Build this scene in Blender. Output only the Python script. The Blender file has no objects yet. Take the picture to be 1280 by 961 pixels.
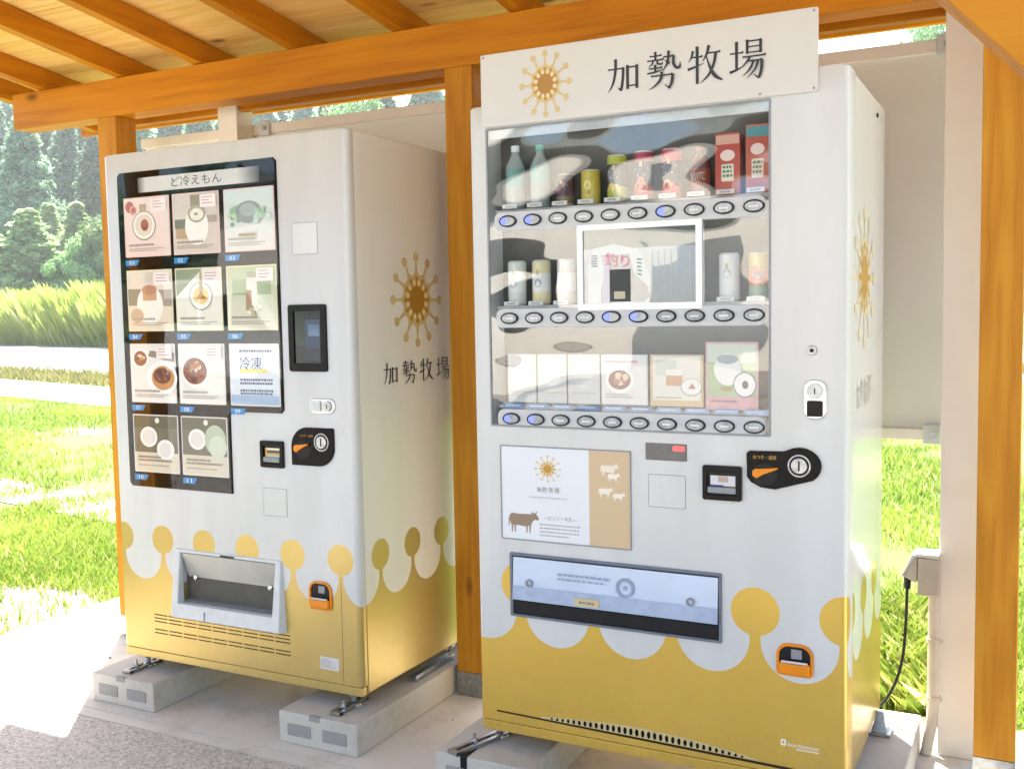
import bpy, bmesh, math, random
import numpy as np
from mathutils import Vector, Matrix, noise
R = math.radians
rnd = random.Random(7)
sc = bpy.context.scene
col = sc.collection
# ------------------------------------------------------------------ camera
cd = bpy.data.cameras.new('camera'); cam = bpy.data.objects.new('camera', cd); col.objects.link(cam)
cd.sensor_width = 36; cd.lens = 36.165; cd.clip_start = .05; cd.clip_end = 3000
ya, pi_, ro = .4745, .0719, -.0179
fwd = Vector((-math.sin(ya)*math.cos(pi_), math.cos(ya)*math.cos(pi_), -math.sin(pi_)))
rt = Vector((math.cos(ya), math.sin(ya), 0)); up = rt.cross(fwd)
r2 = rt*math.cos(ro)+up*math.sin(ro); u2 = -rt*math.sin(ro)+up*math.cos(ro)
m = Matrix((r2, u2, -fwd)).transposed().to_4x4(); m.translation = (2.8706, -2.5443, 1.1878)
cam.matrix_world = m
sc.camera = cam
# ------------------------------------------------------------------ light
SUN_EL, SUN_AZ = R(51), math.atan2(-.63, .78)
w = bpy.data.worlds.new('World'); sc.world = w; w.use_nodes = True
nt = w.node_tree; bg = nt.nodes['Background']
sky = nt.nodes.new('ShaderNodeTexSky'); sky.sky_type = 'NISHITA'; sky.sun_disc = False
sky.sun_elevation = SUN_EL; sky.sun_rotation = SUN_AZ; sky.air_density = 1.0; sky.dust_density = 2.0; sky.ozone_density = 1.0
nt.links.new(sky.outputs[0], bg.inputs[0]); bg.inputs[1].default_value = .10
sd = bpy.data.lights.new('sun', 'SUN'); sd.energy = 4.6; sd.angle = R(.5); sd.color = (1, .95, .86)
so = bpy.data.objects.new('sun', sd); col.objects.link(so)
sv = Vector((math.sin(SUN_AZ)*math.cos(SUN_EL), math.cos(SUN_AZ)*math.cos(SUN_EL), math.sin(SUN_EL)))
so.rotation_euler = sv.to_track_quat('Z', 'Y').to_euler()
so.location = sv*30
sc.view_settings.view_transform = 'Standard'; sc.view_settings.look = 'None'
sc.view_settings.gamma = 1; sc.view_settings.exposure = 2.36
sc.cycles.max_bounces = 10; sc.cycles.diffuse_bounces = 6; sc.cycles.transparent_max_bounces = 12
sc.cycles.use_denoising = True

# ------------------------------------------------------------------ colour and material helpers
def s2l(c): c /= 255; return c/12.92 if c <= .04045 else ((c+.055)/1.055)**2.4
def C(h, a=1.0):
    h = h.lstrip('#'); return (s2l(int(h[0:2], 16)), s2l(int(h[2:4], 16)), s2l(int(h[4:6], 16)), a)
class NT:
    def __init__(s, name):
        s.m = bpy.data.materials.new(name); s.m.use_nodes = True; s.t = s.m.node_tree
        s.n = s.t.nodes; s.b = s.n['Principled BSDF']; s.out = s.n['Material Output']
    def node(s, typ, **kw):
        n = s.n.new(typ)
        for k, v in kw.items():
            if hasattr(n, k): setattr(n, k, v)
            else: n.inputs[k.replace('_', ' ')].default_value = v
        return n
    def link(s, a, b): s.t.links.new(a, b)
    def math(s, op, a, b=None, c=None):
        n = s.n.new('ShaderNodeMath'); n.operation = op
        for i, v in enumerate((a, b, c)):
            if v is None: continue
            if isinstance(v, (int, float)): n.inputs[i].default_value = v
            else: s.link(v, n.inputs[i])
        return n.outputs[0]
    def mix(s, f, a, b):
        n = s.n.new('ShaderNodeMix'); n.data_type = 'RGBA'
        for v, i in ((f, 0), (a, 6), (b, 7)):
            if isinstance(v, (int, float, tuple)): n.inputs[i].default_value = v
            else: s.link(v, n.inputs[i])
        return n.outputs[2]
    def co(s, scale=(1, 1, 1), kind='Object'):
        tc = s.node('ShaderNodeTexCoord'); mp = s.node('ShaderNodeMapping'); mp.inputs['Scale'].default_value = scale
        s.link(tc.outputs[kind], mp.inputs[0]); return mp.outputs[0]
    def noise(s, vec, scale, detail=4, rough=.55):
        n = s.node('ShaderNodeTexNoise'); n.inputs['Scale'].default_value = scale; n.inputs['Detail'].default_value = detail
        n.inputs['Roughness'].default_value = rough; s.link(vec, n.inputs['Vector']); return n.outputs[0]
    def ramp(s, f, stops):
        n = s.node('ShaderNodeValToRGB'); e = n.color_ramp.elements
        while len(e) > 1: e.remove(e[-1])
        e[0].position, e[0].color = stops[0]
        for p, c in stops[1:]: x = e.new(p); x.color = c
        s.link(f, n.inputs[0]); return n.outputs[0]
    def bump(s, h, strength, dist):
        n = s.node('ShaderNodeBump'); n.inputs['Strength'].default_value = strength; n.inputs['Distance'].default_value = dist
        s.link(h, n.inputs['Height']); s.link(n.outputs[0], s.b.inputs['Normal']); return n
def plain(name, colr, rough=.5, metal=0, var=.06, scale=30, spec=.4, coat=0, bump=0):
    t = NT(name); v = t.co()
    f = t.noise(v, scale, 3)
    c = C(colr) if isinstance(colr, str) else (*colr, 1)
    d = tuple(x*(1-var*2.2) for x in c[:3])+(1,); l = tuple(min(1, x*(1+var)) for x in c[:3])+(1,)
    t.link(t.ramp(f, [(.3, d), (.7, l)]), t.b.inputs['Base Color'])
    t.link(t.math('MULTIPLY_ADD', t.noise(v, scale*.3, 3), .16, max(0, rough-.08)), t.b.inputs['Roughness'])
    t.b.inputs['Metallic'].default_value = metal; t.b.inputs['Specular IOR Level'].default_value = spec
    t.b.inputs['Coat Weight'].default_value = coat; t.b.inputs['Coat Roughness'].default_value = .06
    if bump: t.bump(f, bump, .002)
    return t.m
def wood(name, axis, dark, mid, light, knots=True, rough=.5):
    t = NT(name); tc = t.node('ShaderNodeTexCoord')
    oi = t.node('ShaderNodeObjectInfo'); off = t.node('ShaderNodeVectorMath', operation='SCALE'); 
    cmb = t.node('ShaderNodeCombineXYZ')
    for i in range(3): t.link(t.math('MULTIPLY', oi.outputs['Random'], 7.3+3*i), cmb.inputs[i])
    add = t.node('ShaderNodeVectorMath', operation='ADD'); t.link(tc.outputs['Object'], add.inputs[0]); t.link(cmb.outputs[0], add.inputs[1])
    sc_ = [26, 26, 26]; sc_[axis] = 1.3
    mp = t.node('ShaderNodeMapping'); mp.inputs['Scale'].default_value = sc_; t.link(add.outputs[0], mp.inputs[0])
    big = [5, 5, 5]; big[axis] = .5
    mp2 = t.node('ShaderNodeMapping'); mp2.inputs['Scale'].default_value = big; t.link(add.outputs[0], mp2.inputs[0])
    g = t.noise(mp.outputs[0], 1.6, 6, .6); b = t.noise(mp2.outputs[0], 1.2, 3)
    bands = t.math('FRACT', t.math('MULTIPLY', b, 7))
    f = t.math('ADD', t.math('MULTIPLY', g, .7), t.math('MULTIPLY', t.math('ABSOLUTE', t.math('SUBTRACT', bands, .5)), .5))
    fs3 = [70, 70, 70]; fs3[axis] = 1.6
    mp4 = t.node('ShaderNodeMapping'); mp4.inputs['Scale'].default_value = fs3; t.link(add.outputs[0], mp4.inputs[0]); fine = t.noise(mp4.outputs[0], 2.2, 5, .7)
    f = t.math('ADD', t.math('MULTIPLY', f, .72), t.math('MULTIPLY', fine, .28))
    c = t.ramp(f, [(.22, C(dark)), (.45, C(mid)), (.75, C(light))])
    if knots:
        ks = [6.5, 6.5, 6.5]; ks[axis] = 2.6
        mp3 = t.node('ShaderNodeMapping'); mp3.inputs['Scale'].default_value = ks; t.link(add.outputs[0], mp3.inputs[0])
        vo = t.node('ShaderNodeTexVoronoi'); vo.inputs['Scale'].default_value = .8; t.link(mp3.outputs[0], vo.inputs['Vector'])
        k2 = t.ramp(vo.outputs['Distance'], [(.055, (1, 1, 1, 1)), (.12, (0, 0, 0, 1))])
        c = t.mix(t.math('MULTIPLY', k2, .75), c, C('#3a1804'))
    t.link(c, t.b.inputs['Base Color']); t.b.inputs['Roughness'].default_value = rough; t.b.inputs['Specular IOR Level'].default_value = .25
    t.bump(g, .25, .0015)
    return t.m
M = {}
M['beam_x'] = wood('honey_stained_wood_x', 0, '#9a5c08', '#bd780a', '#cc8a14')
M['beam_y'] = wood('honey_stained_wood_y', 1, '#9a5c08', '#bd780a', '#cc8a14')
M['beam_z'] = wood('honey_stained_wood_z', 2, '#9c640e', '#b97a16', '#cd9428')
M['board'] = wood('roof_board_wood', 0, '#d2a650', '#e8c274', '#f3d692', knots=True, rough=.6)
def print_mat(name, rough=.35, coat=0.0, fade=0.0):
    t = NT(name); a = t.node('ShaderNodeVertexColor'); a.layer_name = 'Col'
    v = t.co(); n = t.noise(v, 55, 4)
    c = t.mix(t.math('MULTIPLY', n, .06), a.outputs[0], (.55, .52, .46, 1))
    t.link(c, t.b.inputs['Base Color']); t.b.inputs['Roughness'].default_value = rough; t.b.inputs['Coat Weight'].default_value = coat
    return t.m
M['print'] = print_mat('printed_ink')
M['can_print'] = print_mat('printed_can', .22, .5)
def pattern_mat(name, s, c0, zc, rc, zd, rd, zoff, rough=.22, ga=(.62, .415, .07), gb=(.69, .465, .09), wa=(.58, .59, .565), wb=(.63, .64, .62)):
    """white enamel with the gold crown print along its foot; local x+y runs round the corner"""
    t = NT(name); tc = t.node('ShaderNodeTexCoord'); sp = t.node('ShaderNodeSeparateXYZ'); t.link(tc.outputs['Object'], sp.inputs[0])
    u = t.math('ADD', sp.outputs[0], t.math('MAXIMUM', sp.outputs[1], 0.0)); z = t.math('SUBTRACT', sp.outputs[2], zoff)
    q = t.math('SUBTRACT', t.math('FLOORED_MODULO', t.math('ADD', u, s/2-c0+10*s), s), s/2)
    du = t.math('ABSOLUTE', q); dd = t.math('SUBTRACT', s/2, du)
    def dist(a, zz): 
        b = t.math('SUBTRACT', z, zz); return t.math('SQRT', t.math('ADD', t.math('MULTIPLY', a, a), t.math('MULTIPLY', b, b)))
    g1 = t.math('LESS_THAN', dist(du, zc), rc)
    g2 = t.math('MULTIPLY', t.math('LESS_THAN', z, zd), t.math('GREATER_THAN', dist(dd, zd), rd))
    hw = s/2-rd
    fl = t.math('MULTIPLY_ADD', t.math('POWER', t.math('MAXIMUM', t.math('SUBTRACT', z, zd), 0), 2), 3.0, hw)
    g3 = t.math('MULTIPLY', t.math('MULTIPLY', t.math('GREATER_THAN', z, zd-.0005), t.math('LESS_THAN', z, zc)), t.math('LESS_THAN', du, fl))
    g = t.math('MAXIMUM', t.math('MAXIMUM', g1, g2), g3)
    v = t.co(); n = t.noise(v, 3.5, 4); n2 = t.noise(v, 220, 2); n3 = t.noise(t.co((1, 1, .12)), 9, 5)
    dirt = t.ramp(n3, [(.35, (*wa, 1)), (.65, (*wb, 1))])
    gold = t.ramp(n, [(.3, (*ga, 1)), (.7, (*gb, 1))])
    gold = t.mix(t.math('MULTIPLY', n2, .25), gold, (min(1, gb[0]*1.12), gb[1]*1.12, gb[2]*1.3, 1))
    base = t.mix(g, dirt, gold); sp_ = t.ramp(t.noise(v, 38, 6, .7), [(.52, (0, 0, 0, 1)), (.64, (1, 1, 1, 1))])
    low = t.math('MULTIPLY', t.math('MAXIMUM', t.math('SUBTRACT', .22, z), 0), .8); smr = t.ramp(t.noise(t.co((1, 1, .3)), 14, 5, .65), [(.55, (0, 0, 0, 1)), (.75, (.10, .10, .10, 1))])
    base = t.mix(t.math('MULTIPLY', sp_, low), base, C('#7a6a50')); base = t.mix(smr, base, C('#9a948a'))
    t.link(base, t.b.inputs['Base Color'])
    t.link(t.math('MULTIPLY', g, .55), t.b.inputs['Metallic'])
    t.link(t.math('ADD', t.math('MULTIPLY_ADD', g, .13, rough-.05), t.math('MULTIPLY', t.noise(t.co((1, 1, .5)), 6, 6, .7), .12)), t.b.inputs['Roughness'])
    t.bump(t.noise(v, 1.3, 2), .10, .02)
    return t.m
M['pat_l'] = pattern_mat('white_and_gold_enamel_frozen', .187, .0205, .426, .049, .366, .084, .05, ga=(.50, .375, .12), gb=(.57, .43, .15))
M['pat_r'] = pattern_mat('white_and_gold_enamel_drinks', .2165, .135, .432, .061, .361, .0945, .05)
M['pat_lside'] = pattern_mat('cream_side_sheet_frozen', .187, .0205, .426, .049, .366, .084, .05, ga=(.50, .375, .12), gb=(.57, .43, .15), wa=(.76, .74, .67), wb=(.80, .78, .71)); M['pat_rside'] = pattern_mat('white_and_gold_enamel_side', .19, .91, .426, .05, .366, .084, .05, rough=.09, wa=(.70, .70, .67), wb=(.74, .74, .71))  # cabinet side whites lightened in the paint to offset dim light there
M['white'] = plain('white_enamel', '#d0cfc8', .3, var=.015, scale=3)
M['bright_white'] = plain('screen_frame_white', '#f2f3f1', .3, var=.01)
M['panel_white'] = plain('white_panel_paint', '#e2dfd6', .45, var=.03, scale=2.5)
M['post_white'] = plain('white_post_paint', '#eae4da', .5, var=.03, scale=6, bump=.05)
M['black'] = plain('black_plastic', '#060607', .3, var=.1, scale=40, spec=.2)
M['blackgloss'] = plain('black_gloss_panel', '#030304', .12, var=.05, spec=.15)
M['dark'] = plain('dark_grey_plastic', '#1a1b1e', .4, var=.1, spec=.25)
M['grey'] = plain('grey_plastic', '#8c8f92', .35, var=.05)
M['lgrey'] = plain('light_grey_plastic', '#cfd2d2', .35, var=.03)
M['seam'] = plain('seam_shadow_rubber', '#5a5850', .8)  # grey rubber of door seals and joint line
M['chrome'] = plain('chrome', '#d8d8d8', .14, metal=1, var=.05, scale=60)
M['zinc'] = plain('zinc_plated_steel', '#a9adb0', .36, metal=1, var=.12, scale=60)
M['orange'] = plain('orange_plastic', '#e88a08', .3, var=.05)
M['blue'] = plain('blue_tag_plastic', '#1f86c8', .35, var=.05)
M['beige'] = plain('beige_plastic', '#b9ae9c', .45, var=.04)
M['pvc'] = plain('weathered_pvc', '#cfc6b6', .45, var=.06, scale=12)
M['rubber'] = plain('black_cable_rubber', '#0c0d0d', .5)
M['galv'] = plain('galvanised_roof_sheet', '#8d9290', .45, metal=.6)
def clear(name, tint, refl, rough, bump=0, bscale=3, ior=1.5):
    t = NT(name); t.n.remove(t.b)
    tr = t.node('ShaderNodeBsdfTransparent'); tr.inputs[0].default_value = tint
    gl = t.node('ShaderNodeBsdfGlossy'); gl.inputs['Roughness'].default_value = rough; gl.inputs[0].default_value = (1, 1, 1, 1)
    fr = t.node('ShaderNodeLayerWeight'); fr.inputs[0].default_value = .5
    mx = t.node('ShaderNodeMixShader'); f = t.math('MINIMUM', t.math('MULTIPLY', t.math('MULTIPLY_ADD', t.math('POWER', fr.outputs['Facing'], 5), .96, .04), refl), 1)
    t.link(f, mx.inputs[0]); t.link(tr.outputs[0], mx.inputs[1]); t.link(gl.outputs[0], mx.inputs[2]); t.link(mx.outputs[0], t.out.inputs[0])
    if bump:
        v = t.co((1, 1, 1.6)); n = t.noise(v, bscale, 1, .4); b = t.node('ShaderNodeBump'); b.inputs['Strength'].default_value = 1; b.inputs['Distance'].default_value = bump
        t.link(n, b.inputs['Height']); t.link(b.outputs[0], gl.inputs['Normal'])
    return t.m
M['glass_l'] = clear('display_glass_flat', (.96, .97, .97, 1), 1.0, .01, .0015, 2.5)
M['glass_r'] = clear('display_acrylic_warped', (.95, .97, .97, 1), 3.2, .02, .012, 3.0, 1.52)
M['flap'] = clear('flap_acrylic', (.86, .92, .98, 1), 2.5, .05, .002, 6)
def emis(name, colr, st):
    t = NT(name); t.b.inputs['Base Color'].default_value = C(colr); t.b.inputs['Emission Color'].default_value = C(colr); t.b.inputs['Emission Strength'].default_value = st
    t.b.inputs['Roughness'].default_value = .2
    return t.m
M['blue_led'] = emis('lit_blue_button_lens', '#4a55ff', .7)
M['led'] = emis('display_led_strip', '#f6fbff', .5)  # glow of strips added to brighten the display interior
M['red_led'] = emis('lit_red_digits', '#ff4040', .5)
def lens_mat():
    t = NT('button_lens'); t.link(t.ramp(t.noise(t.co(), 60, 2), [(.3, C('#7e8688')), (.7, C('#a9b0b2'))]), t.b.inputs['Base Color'])
    t.b.inputs['Roughness'].default_value = .12; t.b.inputs['Coat Weight'].default_value = .6; return t.m
M['lens'] = lens_mat()
def screen_mat():
    t = NT('lcd_picture'); a = t.node('ShaderNodeVertexColor'); a.layer_name = 'Col'
    t.link(a.outputs[0], t.b.inputs['Base Color']); t.link(a.outputs[0], t.b.inputs['Emission Color']); t.b.inputs['Emission Strength'].default_value = .02
    t.b.inputs['Roughness'].default_value = .15; return t.m
M['screen'] = screen_mat()
def concrete(name, a, b, speck=0, scale=1.0, rough=.85, bumpd=.002):
    t = NT(name); v = t.co()
    n = t.noise(v, 1.1*scale, 6, .6); n2 = t.noise(v, 26*scale, 5, .65)
    c = t.mix(n2, t.ramp(n, [(.3, C(a)), (.7, C(b))]), t.ramp(n, [(.3, C(b)), (.7, C(a))]))
    st = t.noise(v, 3.3, 7, .7)
    c = t.mix(t.ramp(st, [(.50, (0, 0, 0, 1)), (.70, (.5, .5, .5, 1))]), c, C('#8d8474'))
    h = n2
    if speck:
        vo = t.node('ShaderNodeTexVoronoi'); vo.inputs['Scale'].default_value = speck; t.link(v, vo.inputs['Vector'])
        sep = t.node('ShaderNodeSeparateColor'); t.link(vo.outputs['Color'], sep.inputs[0])
        g = t.ramp(sep.outputs[0], [(0, C('#6f6a66')), (.3, C('#a39a90')), (.6, C('#bdb3a8')), (1, C('#d9d2c8'))])
        c = t.mix(.62, c, g)
        h = t.math('SUBTRACT', 1, vo.outputs['Distance'])
    t.link(c, t.b.inputs['Base Color']); t.b.inputs['Roughness'].default_value = rough
    t.bump(h, .5, bumpd)
    return t.m
M['slab'] = concrete('pale_trowelled_concrete', '#cbc4b7', '#dad3c8', bumpd=.0008)
M['aggregate'] = concrete('exposed_aggregate_paving', '#c3bbb0', '#d3cbc0', speck=150, bumpd=.0022)
M['block'] = concrete('cast_concrete_block', '#b4b0a6', '#cac6bc', scale=2, bumpd=.0012)
M['blockdark'] = concrete('grey_block_recess', '#8e8c88', '#9b9994', scale=3)
M['road'] = concrete('bleached_asphalt_road', '#7d7c7a', '#8a8987', speck=60)
M['path'] = concrete('pinkish_gravel_path', '#85786c', '#968a7e', speck=40, bumpd=.01)
M['lot'] = concrete('grey_gravel_lot', '#45443f', '#55534e', speck=30, bumpd=.01)
def ground_mat():
    t = NT('soil_and_turf'); v = t.co()
    n = t.noise(v, .55, 5, .6); n2 = t.noise(v, 14, 5, .7)
    turf = t.ramp(n2, [(.3, (.07, .12, .018, 1)), (.7, (.17, .24, .04, 1))]); soil = t.ramp(n2, [(.3, (.10, .08, .05, 1)), (.7, (.24, .20, .14, 1))])
    t.link(t.mix(t.ramp(n, [(.56, (0, 0, 0, 1)), (.66, (1, 1, 1, 1))]), turf, soil), t.b.inputs['Base Color'])
    t.b.inputs['Roughness'].default_value = .95; t.bump(n2, .6, .02); return t.m
M['ground'] = ground_mat()
M['soil'] = concrete('bare_dry_soil', '#5e4e3e', '#7c6b58', speck=55, bumpd=.01)
def leaf_mat(name, a, b, transl=.3, straw=None):
    t = NT(name); t.b.inputs['Roughness'].default_value = .55; t.b.inputs['Specular IOR Level'].default_value = .3
    at = t.node('ShaderNodeVertexColor'); at.layer_name = 'Col'; sep = t.node('ShaderNodeSeparateColor'); t.link(at.outputs[0], sep.inputs[0])
    oi = t.node('ShaderNodeObjectInfo')
    c = t.ramp(sep.outputs[0], [(0, (*a, 1)), (1, (*b, 1))] if not straw else [(0, (*a, 1)), (.75, (*b, 1)), (.9, (*straw, 1))])
    hs = t.node('ShaderNodeHueSaturation'); t.link(c, hs.inputs['Color']); t.link(t.math('MULTIPLY_ADD', oi.outputs['Random'], .5, .75), hs.inputs['Value']); t.link(t.math('MULTIPLY_ADD', oi.outputs['Random'], .04, .48), hs.inputs['Hue'])
    t.link(hs.outputs[0], t.b.inputs['Base Color'])
    tr = t.node('ShaderNodeBsdfTranslucent'); t.link(hs.outputs[0], tr.inputs[0]); mx = t.node('ShaderNodeMixShader'); mx.inputs[0].default_value = transl
    t.link(t.b.outputs[0], mx.inputs[1]); t.link(tr.outputs[0], mx.inputs[2]); t.link(mx.outputs[0], t.out.inputs[0]); return t.m
M['cedar'] = leaf_mat('cedar_foliage', (.11, .20, .13), (.34, .50, .30), .55)
M['young'] = leaf_mat('young_conifer_foliage', (.26, .40, .16), (.55, .68, .32), .6)
M['broad'] = leaf_mat('broadleaf_foliage', (.14, .25, .09), (.36, .50, .19), .5)
M['grass'] = leaf_mat('lawn_grass_blades', (.13, .22, .03), (.44, .50, .09), .4, (.56, .50, .24))
M['reed'] = leaf_mat('tall_yellow_green_grass', (.24, .32, .05), (.56, .60, .13), .5, (.6, .56, .26))
M['weed'] = leaf_mat('dry_verge_weeds', (.24, .25, .08), (.46, .45, .18), .4)
M['bark'] = plain('bark', '#4a3b2c', .9, var=.2, scale=8)

# ------------------------------------------------------------------ mesh helpers
class MB:
    def __init__(s): s.v = []; s.f = []; s.mi = []; s.c = []; s.k = 0; s.col = (1, 1, 1, 1)
    def add(s, vs, fs, cols=None):
        b = len(s.v); s.v += [tuple(p) for p in vs]
        for f in fs:
            s.f.append([b+i for i in f]); s.mi.append(s.k); s.c.append([cols[i] for i in f] if cols else [s.col]*len(f))
        return s
    def box(s, x0, x1, y0, y1, z0, z1):
        v = [(x, y, z) for z in (z0, z1) for y in (y0, y1) for x in (x0, x1)]
        return s.add(v, [(0, 2, 3, 1), (4, 5, 7, 6), (0, 1, 5, 4), (2, 6, 7, 3), (0, 4, 6, 2), (1, 3, 7, 5)])
    def beam(s, a, b, wd, ht, upv=(0, 0, 1)):
        a, b = Vector(a), Vector(b); d = (b-a).normalized(); r = d.cross(Vector(upv)).normalized(); u = r.cross(d)
        v = [p+r*i*wd/2+u*j*ht/2 for p in (a, b) for (i, j) in ((-1, -1), (1, -1), (1, 1), (-1, 1))]
        return s.add(v, [(0, 1, 2, 3), (7, 6, 5, 4), (0, 4, 5, 1), (1, 5, 6, 2), (2, 6, 7, 3), (3, 7, 4, 0)])
    def prism(s, poly, y0, y1, back=True):          # poly in (x,z), counter-clockwise seen from -y; front at y0
        n = len(poly); v = [(p[0], y0, p[1]) for p in poly]+[(p[0], y1, p[1]) for p in poly]
        f = [tuple(range(n))]+[(j, i, n+i, n+j) for i in range(n) for j in [(i+1) % n]]
        if back: f.append(tuple(range(2*n-1, n-1, -1)))
        return s.add(v, f)
    def sheet(s, poly, y, cols=None): return s.add([(p[0], y, p[1]) for p in poly], [tuple(range(len(poly)))], cols)
    def tube(s, pts, rads, n=12, cap=True):
        pts = [Vector(p) for p in pts]; rr = rads if isinstance(rads, (list, tuple)) else [rads]*len(pts)
        base = len(s.v); rings = []; ref = None
        for i, p in enumerate(pts):
            d = (pts[min(i+1, len(pts)-1)]-pts[max(i-1, 0)]).normalized()
            if ref is None: ref = d.orthogonal().normalized()
            ref = (ref-d*ref.dot(d)).normalized(); q = d.cross(ref)
            rings.append([p+(ref*math.cos(a)+q*math.sin(a))*rr[i] for a in [2*math.pi*k/n for k in range(n)]])
        v = [x for r_ in rings for x in r_]; f = []
        for i in range(len(pts)-1):
            for k in range(n): a = i*n+k; b = i*n+(k+1) % n; f.append((a, b, b+n, a+n))
        if cap: f += [tuple(range(n-1, -1, -1)), tuple(range((len(pts)-1)*n, len(pts)*n))]
        return s.add(v, f)
    def lathe(s, prof, cx, cy, n=24, cols=None):    # prof: (r,z[,colour]) bottom to top
        v = []; cc = []
        for p in prof:
            for k in range(n): a = 2*math.pi*k/n; v.append((cx+p[0]*math.cos(a), cy+p[0]*math.sin(a), p[1])); cc.append(p[2] if len(p) > 2 else s.col)
        f = []; m_ = len(prof)
        for i in range(m_-1):
            for k in range(n): a = i*n+k; b = i*n+(k+1) % n; f.append((a, b, b+n, a+n))
        f += [tuple(range(n-1, -1, -1)), tuple(range((m_-1)*n, m_*n))]
        return s.add(v, f, cc)
    def build(s, name, mats, parent=None, bevel=0, smooth=35, base=None, segs=2):
        if not isinstance(mats, (list, tuple)): mats = [mats]
        if parent is not None: o = parent['_o']
        elif base is not None: o = base
        else:
            a = np.array(s.v); lo, hi = a.min(0), a.max(0); o = ((lo[0]+hi[0])/2, (lo[1]+hi[1])/2, lo[2])
        me = bpy.data.meshes.new(name); me.from_pydata([(p[0]-o[0], p[1]-o[1], p[2]-o[2]) for p in s.v], [], s.f); 
        me.polygons.foreach_set('material_index', s.mi)
        ca = me.color_attributes.new('Col', 'FLOAT_COLOR', 'CORNER')
        flat = [x for f in s.c for c in f for x in c]; ca.data.foreach_set('color', flat)
        for mt in mats: me.materials.append(M[mt] if isinstance(mt, str) else mt)
        me.update(); assert max(max(f) for f in s.f) < len(s.v) and min(min(f) for f in s.f) >= 0, name
        if smooth is not None:
            me.polygons.foreach_set('use_smooth', [True]*len(me.polygons)); me.set_sharp_from_angle(angle=R(smooth))
        ob = bpy.data.objects.new(name, me); col.objects.link(ob)
        if parent is not None: ob.parent = parent; ob['_o'] = list(parent['_o'])
        else: ob.location = o; ob['_o'] = list(o)
        if bevel:
            b = ob.modifiers.new('bevel', 'BEVEL'); b.width = bevel; b.segments = segs; b.limit_method = 'ANGLE'; b.angle_limit = R(40); b.harden_normals = True
        return ob
def thing(name, loc, label, cat, group=None):
    o = bpy.data.objects.new(name, None); col.objects.link(o); o.location = loc; o.empty_display_size = .1; o['_o'] = list(loc)
    o['label'] = label; o['category'] = cat
    if group: o['group'] = group
    return o
def tag(o, label, cat, group=None):
    o['label'] = label; o['category'] = cat
    if group: o['group'] = group
    return o
def struct(o): o['kind'] = 'structure'; return o
def stuff(o, label=None, cat=None):
    o['kind'] = 'stuff'
    if label: o['label'] = label
    if cat: o['category'] = cat
    return o
# 2-D shapes, (x,z)
def rrect(x0, x1, z0, z1, r=.005, n=5, rs=None):
    rs = rs or [r]*4                                 # bl, br, tr, tl
    P = []
    for (cx, cz, a0, q) in ((x0, z0, 180, 0), (x1, z0, 270, 1), (x1, z1, 0, 2), (x0, z1, 90, 3)):
        rr = max(rs[q], 1e-5); ox = cx+rr if cx == x0 else cx-rr; oz = cz+rr if cz == z0 else cz-rr
        k = n if rr > 1e-4 else 1
        for i in range(k+1):
            if k == 1 and i: break
            a = R(a0+90*i/k) if k > 1 else R(a0+45)
            P.append((ox+rr*math.cos(a), oz+rr*math.sin(a)) if k > 1 else (cx, cz))
    return P
def ell(cx, cz, rx, rz=None, n=28, a0=0, a1=360):
    rz = rz or rx; full = abs(a1-a0) >= 360
    return [(cx+rx*math.cos(R(a0+(a1-a0)*i/(n if full else n-1))), cz+rz*math.sin(R(a0+(a1-a0)*i/(n if full else n-1)))) for i in range(n)]
def ringfaces(mb, outer, inner, y0, y1):             # frame between two outlines of equal count, extruded y0..y1
    assert len(outer) == len(inner)
    n = len(outer); v = [(p[0], y, p[1]) for y in (y0, y1) for L in (outer, inner) for p in L]; f = []
    for i in range(n):
        j = (i+1) % n
        f += [(i, j, n+j, n+i), (j, i, 2*n+i, 2*n+j), (n+i, n+j, 3*n+j, 3*n+i), (2*n+j, 2*n+i, 3*n+i, 3*n+j)]
    return mb.add(v, f)
def ribbon(pts):                                     # brush stroke outline from (x,y,w) points, smoothed
    P = [Vector((p[0], p[1], p[2]*1.22+.5)) for p in pts]
    if len(P) == 2: Q = P
    else:
        Q = []
        for i in range(len(P)-1):
            p0 = P[max(i-1, 0)]; p1 = P[i]; p2 = P[i+1]; p3 = P[min(i+2, len(P)-1)]
            for k in range(6):
                t = k/6; Q.append(.5*((2*p1)+(p2-p0)*t+(2*p0-5*p1+4*p2-p3)*t*t+(3*p1-p0-3*p2+p3)*t**3))
        Q.append(P[-1])
    Lf, Rg = [], []
    for i, q in enumerate(Q):
        d = Q[min(i+1, len(Q)-1)]-Q[max(i-1, 0)]; d = Vector((d.x, d.y)); d = d.normalized() if d.length else Vector((1, 0)); nrm = Vector((-d.y, d.x))
        Lf.append((q.x+nrm.x*q.z/2, q.y+nrm.y*q.z/2)); Rg.append((q.x-nrm.x*q.z/2, q.y-nrm.y*q.z/2))
    return Lf, Rg
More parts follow.
